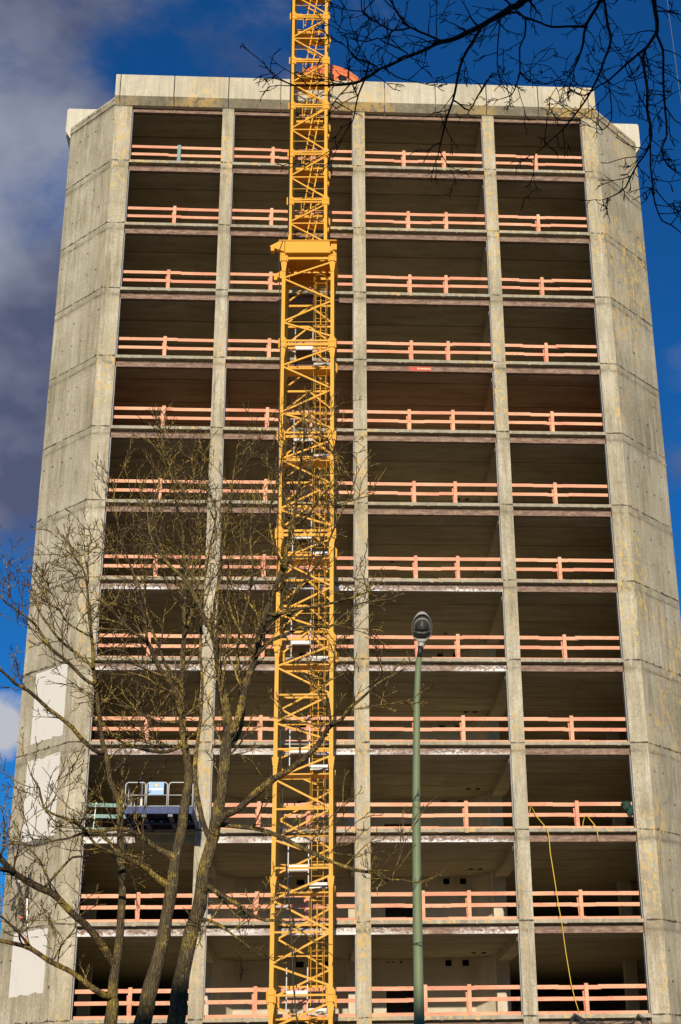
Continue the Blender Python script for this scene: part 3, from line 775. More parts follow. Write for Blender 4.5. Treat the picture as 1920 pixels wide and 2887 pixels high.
# support frame between the wide and the narrow mast
mb = MB(); o = -CXM
def X(x): return x+o
for y in (-.02, 2.12):
    y0, y1 = y-.14, y+.14
    mb.box(X(-1.47), X(.95), y0, y1, zg(35.38), zg(35.43)); mb.box(X(-1.2), X(.66), y-.03+(-.07 if y < 1 else 0), y+.03, zg(34.86), zg(35.38)); mb.box(X(-1.2), X(.70), y0, y1, zg(34.79), zg(34.855))
    if y < 1: mb.prof_x([(y-.105, zg(35.20)), (y-.04, zg(35.365)), (y-.02, zg(35.365)), (y-.02, zg(35.20))], X(-1.2), X(.66))
    mb.box(X(.70), X(.95), y0+.06, y1-.02, zg(34.98), zg(35.26))
    mb.poly([(X(-1.47), y-.12, zg(35.36)), (X(-1.83), y-.12, zg(35.14)), (X(-1.83), y-.12, zg(35.10)), (X(-1.22), y-.12, zg(34.86)), (X(-1.22), y-.12, zg(35.36)),
             (X(-1.47), y+.12, zg(35.36)), (X(-1.83), y+.12, zg(35.14)), (X(-1.83), y+.12, zg(35.10)), (X(-1.22), y+.12, zg(34.86)), (X(-1.22), y+.12, zg(35.36))],
            [(0, 1, 2, 3, 4), (9, 8, 7, 6, 5), (0, 5, 6, 1), (1, 6, 7, 2), (2, 7, 8, 3), (3, 8, 9, 4)])
    mb.box(X(-1.79), X(-1.64), y-.17, y+.1, zg(34.86), zg(35.09)); mb.box(X(.66), X(.79), y-.19, y+.1, zg(34.84), zg(35.08))
for x in (-1.36, .74): mb.box(X(x), X(x)+.20, .14, 1.96, zg(34.92), zg(35.37))
mb.box(X(-1.14), X(.2), .14, 1.9, zg(35.30), zg(35.34)); mb.box(X(.2), X(.72), 1.2, 1.9, zg(35.30), zg(35.34))
for x in (-.8, -.2): mb.box(X(x), X(x)+.08, .14, 1.9, zg(35.18), zg(35.298))
bevel(mb.build('support_frame', M['yellow'], crane), .008)
def upper_section(z0, z1, k):
    w = 1.63; lg = .135; xo = -.045; a = w/2-lg/2; yo = .22; T = zg(z1); h = z1-z0
    legs = []
    for sx in (-1, 1):
        for y in (lg/2, w-lg/2):
            x = xo+sx*a; mb = MB(); legs.append(mb)
            mb.box(x-lg/2, x+lg/2, yo+y-lg/2, yo+y+lg/2, zg(z0)+.003, T-.003)
            collar(mb, x, yo+y, T, .195, .40)
    mb.cyl((xo+a+lg/2, yo+.4, T-h*.5-.12), (xo+a+lg/2+.07, yo+.4, T-h*.5-.12), .12, 12)
    b = a-lg/2+.01; sec = None
    for y, m in ((yo+.05, 1), (yo+w-.05, -1)):
        mb = MB()
        mb.box(xo-b, xo+b, y-.03, y+.03, T+.02, T+.085); mb.box(xo-b, xo+b, y-.03, y+.03, T-.10, T-.03)
        mb.bar((xo+m*b, y, T-.22), (xo-m*b, y, T-h/2+.10), .062, .05); mb.bar((xo-m*b, y, T-h/2-.08), (xo+m*b, y, T-h+.2), .062, .05)
        mb.box(xo-b, xo+b, y-.025, y+.025, T-h/2-.045, T-h/2+.01)
        mb.box(xo-b, xo+b, y-.012, y+.012, T-h*.75-.01, T-h*.75+.012)
        if m > 0: mb.poly([(xo-b, y-.032, T+.0), (xo-b+.42, y-.032, T), (xo-b+.34, y-.032, T+.11), (xo-b, y-.032, T+.13)], [(0, 1, 2, 3)])
        if m > 0: sec = mb.build('mast_section', M['yellow'], crane)
        else: mb.build('cross_bracing', M['yellow'], sec)
    for m_ in legs: m_.build('leg', M['yellow'], sec)
    for sx in (-1, 1):
        mb = MB(); x = xo+sx*a; y0, y1 = yo+.1, yo+w-.1
        mb.bar((x, y0, T-.2), (x, y1, T-h/2), .06, .05, upv=(1, 0, 0)); mb.bar((x, y1, T-h/2), (x, y0, T-h+.2), .06, .05, upv=(1, 0, 0))
        mb.box(x-.025, x+.025, y0, y1, T-.05, T+.02)
        mb.build('cross_bracing', M['yellow'], sec)
    mb = MB(); zl = T-.34
    mb.box(xo-b+.04, xo+.2, yo+.7, yo+w-.1, zl-.03, zl); mb.box(xo+.2, xo+b-.05, yo+1.15, yo+w-.1, zl-.03, zl)
    mb.box(xo-b+.04, xo+b-.05, yo+.69, yo+.705, zl, zl+.12); mb.box(xo-b+.04, xo+b-.05, yo+w-.12, yo+w-.1, zl, zl+.15)
    for i in range(18): mb.box(xo-b+.06+i*.07, xo-b+.085+i*.07, yo+.72, yo+w-.12, zl-.055, zl-.031)
    for x in (xo-.32, xo+.3): mb.cyl((x, yo+.72, zl), (x, yo+.72, zl+1.0), .016, 6)
    mb.cyl((xo-b, yo+.72, zl+1.0), (xo+b, yo+.72, zl+1.0), .016, 6)
    mb.build('rest_platform', M['yellow'], sec)
    mb = MB()
    A, B = Vector((xo-.10, yo+.45, T-h-.30)), Vector((xo+.30, yo+.55, T-.15)); s = Vector((.13, .10, 0))
    for q in (-1, 1): mb.bar(A+s*q, B+s*q, .05, .028)
    for i in range(1, 10): p = A.lerp(B, i/10); mb.cyl(p-s, p+s, .013, 5)
    mb.build('ladder', M['yellow'], sec)
UZ = [35.43, 37.69, 40.18, 42.73, 45.24, 47.77, 50.29, 52.8, 55.3]
for i in range(len(UZ)-1): upper_section(UZ[i], UZ[i+1], i)
# foot
mb = MB(); mb.box(-2.2, 2.2, -1.2, 3.4, 0, .45); mb.build('foundation', M['conc_edge'], crane)
# supply cable hanging down the mast, with an inline plug
mb = MB()
cab = [(812, 640), (800, 672), (788, 705), (786, 740), (788, 800), (790, 860), (790, 1000), (786, 1200), (784, 1400), (782, 1600), (785, 1800), (787, 1990), (791, 2090), (795, 2200), (800, 2330), (806, 2430)]
cab2 = [(806, 2430), (812, 2500), (818, 2600), (824, 2690), (827, 2780), (838, 2887)]
P = [at(x, y, YM-.10 if y < 1700 else YM+.35) for x, y in cab]; P2 = [at(x, y, YM-.3) for x, y in cab2]; P2.append(Vector((P2[-1].x+.1, YM-.5, GZ)))
mb.tube(P, .02, 6); mb.tube([P[-1]]+P2, .024, 6)
top = Vector((P[0].x, P[0].y+.1, 52)); mb.tube([top, P[0]], .018, 5)
o_ = mb.build('power_cable', M['black']); tag(o_, 'black supply cable hanging down the left side of the crane mast', 'cable')
mb = MB(); c = at(798, 2556, YM+.02)
mb.cyl(c-Vector((.25, 0, 0)), c-Vector((.08, 0, 0)), .045, 10); mb.cyl(c+Vector((.0, 0, 0)), c+Vector((.24, 0, .01)), .055, 10); mb.k = 1; mb.cyl(c-Vector((.08, 0, 0)), c, .06, 10)
mb.k = 2; mb.tube([at(806, 2475, YM), at(788, 2500, YM), at(783, 2540, YM), c-Vector((.25, 0, 0))], .012, 5)
tag(mb.build('cable_plug', [M['galv'], M['red_sign'], M['black']]), 'grey and red inline power plug hung at the left leg of the crane', 'plug')

# ------------------------------------------------------------------ street lamp
LY = 20.0
lamp = empty('street_lamp', (1.46, LY, GZ), absolute=True)
tag(lamp, 'tall green street lamp with an oval grey head in front of the tower', 'street lamp')
axis = [(1182, 2887, .071), (1177, 2600, .066), (1174.5, 2400, .062), (1173.6, 2200, .056), (1174.6, 2060, .051), (1175.2, 1982, .048), (1178, 1900, .045), (1181.5, 1855, .043)]
P = [at(x, y, LY-.02*max(0, (2000-y)/145)) for x, y, r in axis]; r = [a[2] for a in axis]
P = [Vector((P[0].x-.02, LY, GZ)), Vector((P[0].x-.012, LY, -.6)), Vector((P[0].x-.01, LY, -.58))] + P; r = [.085, .085, .073] + r
mb = MB(); mb.tube(P, r, 20); mb.build('pole', M['pole'], lamp)
mb = MB(); N0, N1 = at(1181.5, 1855, LY-.02), at(1186, 1822, LY-.05); mb.tube([N0, N1], [.036, .036], 16); mb.build('spigot', M['black'], lamp)
HC = at(1189.5, 1771, LY-.30)
ax = Vector((-.035, -math.cos(R(27)), math.sin(R(27)))).normalized(); sx = Vector((1, -.03, 0)).normalized(); nz = sx.cross(-ax).normalized()
if nz.z < 0: nz = -nz
def H(u, v, w): return HC + sx*u + ax*v + nz*w       # u across, v along (towards the viewer), w up from the underside
HL, HW = .285, .150
def ell(s, w, n=36, dv=0): return [H(HW*s*math.cos(t)*(1-.10*math.sin(t)), HL*s*math.sin(t)+dv, w) for t in [2*math.pi*i/n for i in range(n)]]
mb = MB(); rings = [(1, 0), (1.0, .02), (.985, .045), (.90, .085), (.70, .115), (.4, .132), (.02, .138)]
vs = []; 
for s, w in rings: vs += ell(s, w)
fs = [(i*36+k, i*36+(k+1) % 36, (i+1)*36+(k+1) % 36, (i+1)*36+k) for i in range(len(rings)-1) for k in range(36)]
mb.poly(vs, fs, True); head = mb.build('lamp_head', M['lamp_rim'], lamp)
mb = MB(); lower = ell(.93, .012); ring = ell(1.0, .0)
mb.poly(lower+ring, [(k, (k+1) % 36, 36+(k+1) % 36, 36+k) for k in range(36)])
# underside plate with a D-shaped opening
def dshape(s, n=28):
    out = []
    for i in range(n+1):
        t = math.pi*i/n; out.append((.108*s*math.cos(t), .035+.145*s*math.sin(t)))
    out += [(-.108*s, .0), (-.07*s, -.022*s), (.07*s, -.022*s), (.108*s, .0)]
    return out
dd = dshape(1); m = len(dd); cen = (0, .06)
outer = []
for (u, v) in dd:      # matching points on the ellipse by direction from the opening's centre
    du, dv = u-cen[0], v-cen[1]; lo, hi = 0, 5
    for _ in range(30):
        t = (lo+hi)/2; uu, vv = cen[0]+du*t, cen[1]+dv*t
        if (uu/(HW*.93))**2+(vv/(HL*.93))**2 < 1: lo = t
        else: hi = t
    outer.append((cen[0]+du*lo, cen[1]+dv*lo))
mb.poly([H(u, v, .012) for u, v in dd]+[H(u, v, .012) for u, v in outer], [(k, (k+1) % m, m+(k+1) % m, m+k) for k in range(m)])
mb.build('underside_plate', M['lamp_grey'], head)
mb = MB(); rr = [H(u, v, .006) for u, v in dd]; mb.tube(rr+[rr[0]], .0075, 6, cap=False); rim2 = [H(HW*.985*math.cos(t), HL*.985*math.sin(t), .004) for t in [2*math.pi*i/40 for i in range(41)]]; mb.tube(rim2, .006, 6, cap=False)
mb.build('gasket', M['lamp_rim'], head)
mb = MB(); ds = [(1, .012), (.9, .05), (.6, .085), (.2, .095)]; vs = []
for s, w in ds: vs += [H(u*1.0, (v-.06)*1+.06, w) for u, v in [((a)*s, .06+(b-.06)*s) for a, b in dd]]
mb.poly(vs, [(i*m+k, i*m+(k+1) % m, (i+1)*m+(k+1) % m, (i+1)*m+k) for i in range(3) for k in range(m)]+[tuple(3*m+k for k in range(m))], True)
mb.build('reflector', M['lamp_refl'], head)
mb = MB(); mb.tube([H(0, -.005, .03), H(0, .03, .035), H(0, .07, .04), H(0, .12, .045)], [.032, .03, .022, .008], 12); mb.build('bulb', M['lamp_rim'], head)
mb = MB(); vs = []
for s, w in ((1, .010), (.8, -.008), (.45, -.018), (.05, -.02)): vs += [H(a*s, .06+(b-.06)*s, w) for a, b in dd]
mb.poly(vs, [(i*m+k, i*m+(k+1) % m, (i+1)*m+(k+1) % m, (i+1)*m+k) for i in range(3) for k in range(m)], True)
mb.build('glass_cover', M['glass'], head)
mb = MB()
C0 = H(0, -HL-.045, .03); mb.bar(H(0, -HL+.03, .035), H(0, -HL-.085, .035), .105, .07, upv=tuple(nz)); mb.tube([N1-Vector((0, 0, .01)), C0], [.047, .047], 14)
for u in (-.025, .025): mb.cyl(H(u, -HL-.03, -.006), H(u, -HL-.03, .0), .014, 8)
mb.build('clamp', M['lamp_rim'], head)
def text_obj(s, size, mat, place, parent, name='lettering', ext=.002, sx_=1., bold=0):
    cu = bpy.data.curves.new('txt', 'FONT'); cu.body = s; cu.size = size; cu.extrude = ext; cu.align_x = 'CENTER'; cu.align_y = 'CENTER'; cu.offset = bold
    to = bpy.data.objects.new('txt', cu); COL.objects.link(to); bpy.context.view_layer.update()
    me = bpy.data.meshes.new_from_object(to.evaluated_get(bpy.context.evaluated_depsgraph_get()))
    bpy.data.objects.remove(to); bpy.data.curves.remove(cu)
    for v in me.vertices: v.co = place(v.co.x*sx_, v.co.y, v.co.z)
    me.materials.clear(); me.materials.append(mat)
    ob = bpy.data.objects.new(name, me); COL.objects.link(ob)
    if parent: ob.parent = parent
    return ob
text_obj('HELLUX', .034, M['sign_white'], lambda x, y, z: H(x, -.095+y, .008-z), head, sx_=1.05)

# ------------------------------------------------------------------ loading platform in the leftmost opening
plat = empty('loading_platform', (-5.4, 53.5, 11.4), absolute=True)
tag(plat, 'dark blue steel loading platform with silver guard frames jutting from the leftmost opening', 'platform')
mb = MB(); x0, x1, y0, y1 = -6.60, -4.18, 51.5, 54.9
mb.box(x0, x1, y0, y0+.05, 11.50, 11.76); mb.box(x0, x0+.05, y0+.06, y1, 11.46, 11.74); mb.box(x1-.05, x1, y0+.06, y1, 11.46, 11.74)
for i in range(9):
    x = x0+.16+i*.275; mb.box(x, x+.006, y0-.006, y0, 11.52, 11.75)
bevel(mb.build('front_fascia', M['blue'], plat), .006)
mb = MB(); mb.box(x0+.06, x1-.06, y0+.06, y1, 11.70, 11.73)
for i in range(8): mb.box(x0+.1, x1-.1, y0+.3+i*.42, y0+.36+i*.42, 11.52, 11.695)
for x in (x0+.62, x0+1.55): mb.box(x, x+.16, y0+.05, y1-.3, 11.40, 11.695)
mb.box(x0+.06, x1-.06, y0+1.05, y0+1.12, 11.36, 11.50)
mb.build('underframe', M['blue_dark'], plat)
for i in range(7):
    mb = MB(); x = x0+.2+i*.34; mb.cyl((x, y0+1.036, 11.44), (x, y0+1.05, 11.44), .03, 10); mb.build('reflector_stud', M['sign_white'], plat)
def gframe(a, b, z0=11.74, z1=12.63):
    """a, b: ground points of a rounded guard frame"""
    a = Vector((*a, z0)); b = Vector((*b, z0)); d = (b-a).normalized(); Z = Vector((0, 0, 1)); h = z1-z0; r = .09; mb = MB()
    pts = [a, a+Z*(h-r), a+Z*(h-.03)+d*.03, a+Z*h+d*r, b+Z*h-d*r, b+Z*(h-.03)-d*.03, b+Z*(h-r), b]
    mb.tube(pts, .021, 8); mb.tube([a+Z*h*.48, b+Z*h*.48], .016, 8); mb.tube([a+Z*.03, b+Z*.03], .016, 8)
    return mb.build('guard_frame', M['galv'], plat)
gframe((-6.60, y0), (-5.89, y0)); gframe((-5.84, y0), (-5.11, y0)); gframe((-5.06, y0), (-4.20, y0))
for (xx) in (x0, x1):
    for j in range(3): gframe((xx, y0+.06+j*.95), (xx, y0+.06+j*.95+.88))
mb = MB(); mb.box(-5.775, -5.235, y0-.05, y0-.042, 12.17, 12.64); placard = mb.build('placard', M['sign_blue'], plat)
mb = MB(); cx, cz = -5.50, 12.525
mb.tube([(cx+.085*math.cos(t), y0-.052, cz+.085*math.sin(t)) for t in [2*math.pi*i/24 for i in range(25)]], .008, 5, cap=False)
st = [(cx+(.10 if i % 2 == 0 else .028)*math.cos(i*math.pi/4), cz+(.10 if i % 2 == 0 else .028)*math.sin(i*math.pi/4)) for i in range(8)]
mb.poly([(x, y0-.056, z) for x, z in st]+[(x, y0-.051, z) for x, z in st], [tuple(range(8)), tuple(range(8, 16))[::-1]]+[(i, (i+1) % 8, 8+(i+1) % 8, 8+i) for i in range(8)])
mb.build('emblem', M['sign_yellow'], placard)
mb = MB(); mb.box(-5.74, -5.27, y0-.053, y0-.051, 12.355, 12.40); mb.box(-5.74, -5.33, y0-.053, y0-.051, 12.33, 12.342); mb.build('caption_band', M['sign_white'], placard)
# telescopic prop behind the platform
prop = empty('steel_prop', (-6.6, 56.5, 11.5), absolute=True); tag(prop, 'steel floor prop with a flat head wedged under the ceiling behind the blue platform', 'prop')
mb = MB(); mb.cyl((-6.6, 56.5, 12.9), (-6.6, 56.5, 14.56), .036, 10); mb.box(-6.71, -6.49, 56.39, 56.61, 14.56, 14.59); mb.build('inner_tube', M['steel'], prop)
mb = MB(); mb.cyl((-6.6, 56.5, 11.52), (-6.6, 56.5, 13.2), .055, 12); mb.box(-6.71, -6.49, 56.39, 56.61, 11.50, 11.52); mb.build('outer_tube', M['white_plate'], prop)
# green board standing in the top left opening instead of a post
bp_ = empty('folded_trestle', (-6.25, D+.28, ZS[0]), absolute=True); tag(bp_, 'dark teal folded board leaning on the guard rail of the topmost left opening', 'board')
mb = MB(); mb.box(-6.29, -6.14, D+.22, D+.26, ZS[0], ZS[0]+1.05); mb.build('front_board', M['teal'], bp_)
mb = MB(); mb.bar((-6.22, D+.5, ZS[0]+.95), (-6.36, D+.45, ZS[0]), .10, .03); mb.build('rear_leg', M['blue'], bp_)

# ------------------------------------------------------------------ small things on the building
HP = [(8.44, 12.2), (8.49, 12.42), (8.68, 12.0), (8.99, 11.49), (9.07, 11.22), (9.09, 10.56), (9.19, 9.61), (9.3, 8.5), (9.39, 7.98), (9.5, 6.89), (9.64, 5.82), (9.78, 5.21), (9.88, 4.81)]
HP = [Vector((x, D+.20, z)) if i < 3 else Vector((x, D-.10 if i < 8 else D+.1*(i-8), z)) for i, (x, z) in enumerate(HP)]
HP[-1].y = D+.25
mb = MB(); mb.tube([HP[0]+Vector((0, .3, -.3))]+HP, .016, 7); tag(mb.build('hose', M['hose']), 'long yellow hose hanging over the rails of the rightmost openings down three storeys', 'hose')
mb = MB(); mb.tube([(10.47, D+.42, 11.51), (10.52, D+.40, 11.82), (10.57, D+.30, 12.0), (10.66, D+.2, 12.0), (10.93, D-.04, 11.51), (10.96, D-.04, 11.25), (10.95, D-.03, 11.03)], .018, 7)
tag(mb.build('hose', M['hose']), 'short yellow hose end looped over the middle rail right of the long one', 'hose')
def blob(c, s, seed, amp=.3, n=3):
    import bmesh
    bm = bmesh.new(); bmesh.ops.create_icosphere(bm, subdivisions=n, radius=1)
    for v in bm.verts:
        k = 1+amp*noise.fractal(v.co*1.7+Vector((seed, 0, 0)), 1, 2, 3); v.co = Vector((v.co.x*s[0]*k, v.co.y*s[1]*k, v.co.z*s[2]*k))+Vector(c)
    pts = [tuple(v.co) for v in bm.verts]; fs = [tuple(v.index for v in f.verts) for f in bm.faces]; bm.free(); return pts, fs
mb = MB()
for c, s, sd_ in (((12.22, D+.24, 12.40), (.19, .09, .17), 3.1), ((12.36, D+.24, 12.20), (.11, .08, .22), 5.2), ((12.12, D+.25, 12.50), (.10, .08, .08), 9.)):
    p, f = blob(c, s, sd_, .6); mb.poly(p, f, True)
tag(mb.build('green_bag', M['bag']), 'dark green cloth bag hung over the rail end beside the right pilaster', 'jacket')  # green bag on the rail end, built from three lumps
# banner on the steel beam
ban = empty('banner', (4.63, D+.14, 31.63), absolute=True); tag(ban, 'small red banner with cream lettering fixed to a rusty beam above the fifth storey', 'banner')
mb = MB(); zb = ZS[3]-.49; mb.box(4.13, 5.12, D+.155, D+.165, zb+.02, zb+.235); face = mb.build('cloth', M['red_sign'], ban)
text_obj('DYWIDAG', .125, M['cream'], lambda x, y, z: Vector((4.79+x, D+.152-z, zb+.125+y)), face, sx_=1.0, bold=.004)
mb = MB()
for dx in (0, .10):
    for (a, b) in (((4.17+dx, zb+.20), (4.23+dx, zb+.06)), ((4.23+dx, zb+.06), (4.29+dx, zb+.20))): mb.bar((a[0], D+.151, a[1]), (b[0], D+.151, b[1]), .004, .022)
mb.build('emblem', M['cream'], face)
# black cables over the lowest slab edge at the right
mb = MB(); rnd = random.Random(5)
base = [(9.46, 4.2), (9.52, 4.55), (9.65, 4.67), (9.98, 4.57), (10.37, 4.45), (10.81, 4.38), (11.32, 4.41), (11.72, 4.5), (11.99, 4.66), (12.2, 4.52), (12.38, 4.25)]
for j in range(7):
    P = [Vector((x+rnd.uniform(-.05, .05), D-.10-rnd.random()*.10, z+rnd.uniform(-.07, .06)-(.05*j if 2 < i < 8 else 0))) for i, (x, z) in enumerate(base)]
    if j % 2: P = P[:4]+[P[3]+Vector((.3, 0, -.2)), P[3]+Vector((.5, 0, -.7))]
    P = [P[0]+Vector((-.1*j*.3, 0, -1.3))]+P
    if not j % 2: P.append(P[-1]+Vector((.1, 0, -1.2)))
    mb.tube(P, .017, 6)
tag(mb.build('cable_bundle', M['black']), 'bundle of black cables looped over the lowest slab edge at the right', 'cables')
# straps and cable tails before the left angled wall
st_ = empty('strap_bundle', (-10.7, 55.3, 9.9), absolute=True); tag(st_, 'bundle of dark grey straps with an orange end dangling at the left angled wall', 'straps')
def zl(x, y): return at(x/7.84, 2380+y/7.84, 55.2)
mb = MB()
for pts, r in (([(340, 700), (380, 850), (430, 1000), (400, 1080), (330, 1170), (210, 1275)], .035), ([(430, 1000), (400, 1100), (330, 1230), (260, 1400), (270, 1470)], .045), ([(300, 1300), (325, 1400)], .05),
               ([(620, 960), (570, 1150), (500, 1250), (470, 1380), (480, 1500)], .055), ([(480, 1330), (560, 1380)], .04), ([(440, 1420), (410, 1560)], .04), ([(470, 1500), (490, 1600)], .055), ([(680, 600), (650, 740), (600, 900), (590, 1000)], .03), ([(470, 1640), (480, 1700)], .05)):
    mb.tube([zl(*p) for p in pts], r, 7)
mb.build('strap', M['grey_rubber'], st_)
mb = MB(); mb.tube([zl(425, 1625), zl(515, 1615)], .045, 8); mb.build('orange_end', M['orange'], st_)
mb = MB(); mb.bar(zl(600, 1200), zl(600, 1820), .05, .03); mb.build('white_lath', M['white_plate'], st_)
mb = MB(); w0 = zl(500, 820); wpt = cpt(1.9, w0.z+.1, -.05); mb.bar(w0+Vector((-.35, 0, 0)), w0+Vector((.35, 0, .03)), .03); mb.bar(w0, wpt, .03); mb.build('bracket', M['galv'], st_)
mb = MB(); mb.tube([zl(560, 1250), zl(560, 1700), zl(560, 2080)], .006, 5); mb.tube([zl(570, 2080), zl(555, 2230)], .04, 8); o_ = mb.build('small_plumb', M['orange']); tag(o_, 'small orange and dark weight on a thin cord below the dangling straps', 'weight')
# orange dome on the roof
dome = empty('roof_dome', (.55, 59, ZTOP), absolute=True); tag(dome, 'orange dome rising behind the parapet on the roof beside the crane', 'dome')
mb = MB(); Rr = 2.52; cz = 48.82; ns, nr_ = 48, 20
vs = [(.55+Rr*math.cos(a)*math.cos(e), 59+Rr*math.sin(a)*math.cos(e), cz+Rr*math.sin(e)*.98) for e in [math.pi/2*j/nr_*1.0 for j in range(nr_)] for a in [2*math.pi*i/ns for i in range(ns)]] + [(.55, 59, cz+Rr*.98)]
for j in range(nr_-1):
    for i in range(ns):
        mb.f.append([j*ns+i, j*ns+(i+1) % ns, (j+1)*ns+(i+1) % ns, (j+1)*ns+i]); mb.m.append(1 if (i//8) % 2 else 0); mb.sm.append(True)
for i in range(ns): mb.f.append([(nr_-1)*ns+i, (nr_-1)*ns+(i+1) % ns, len(vs)-1]); mb.m.append(1 if (i//8) % 2 else 0); mb.sm.append(True)
mb.v = vs; shell = mb.build('shell', [M['dome'], M['dome2']], dome)
mb = MB(); mb.tube([(.55, 59, ZTOP), (.55, 59, cz)], 2.45, 48, smooth=False); mb.build('drum', M['dome'], dome)
mb = MB()
a = R(-72); c = Vector((.55+Rr*math.cos(a)*math.cos(R(9)), 59+Rr*math.sin(a)*math.cos(R(9)), cz+Rr*.98*math.sin(R(9)))); nn = Vector((math.cos(a), math.sin(a), .25)).normalized()
mb.cyl(c-nn*.1, c+nn*.03, .22, 24); mb.build('port', M['black'], shell)
for j in (5, 11):
    mb = MB(); e = math.pi/2*j/nr_; mb.tube([(.55+(Rr+.004)*math.cos(t)*math.cos(e), 59+(Rr+.004)*math.sin(t)*math.cos(e), cz+Rr*.98*math.sin(e)) for t in [2*math.pi*i/48 for i in range(49)]], .012, 5, cap=False)
    mb.build('seam', M['red_sign'], shell)
# thin cable against the sky
c0, c1 = at(1881, 0, 70), at(1920, 286, 70); cd = (c0-c1).normalized()
mb = MB(); mb.tube([c0+cd*40, c0, at(1900, 140, 70), c1, c1-cd*70], .011, 5)
tag(mb.build('sky_cable', M['steel']), 'thin steel cable crossing the sky near the upper right corner', 'cable')
# the house behind the camera whose shade covers the near branches, trunk feet and lamp foot
hs = empty('opposite_house', (0, -36, GZ), absolute=True); tag(hs, 'long plastered house across the street behind the viewer, throwing the shade in front', 'house')
mb = MB(); mb.box(-80, 80, -44, -30, GZ, 12.4); mb.build('wall', M['neigh'], hs)
mb = MB(); mb.prof_x([(-45, 12.41), (-30.0, 12.41), (-30.0, 14.0), (-32, 14.6), (-45, 14.6)], -80, 80); mb.build('roof', M['beam'], hs)

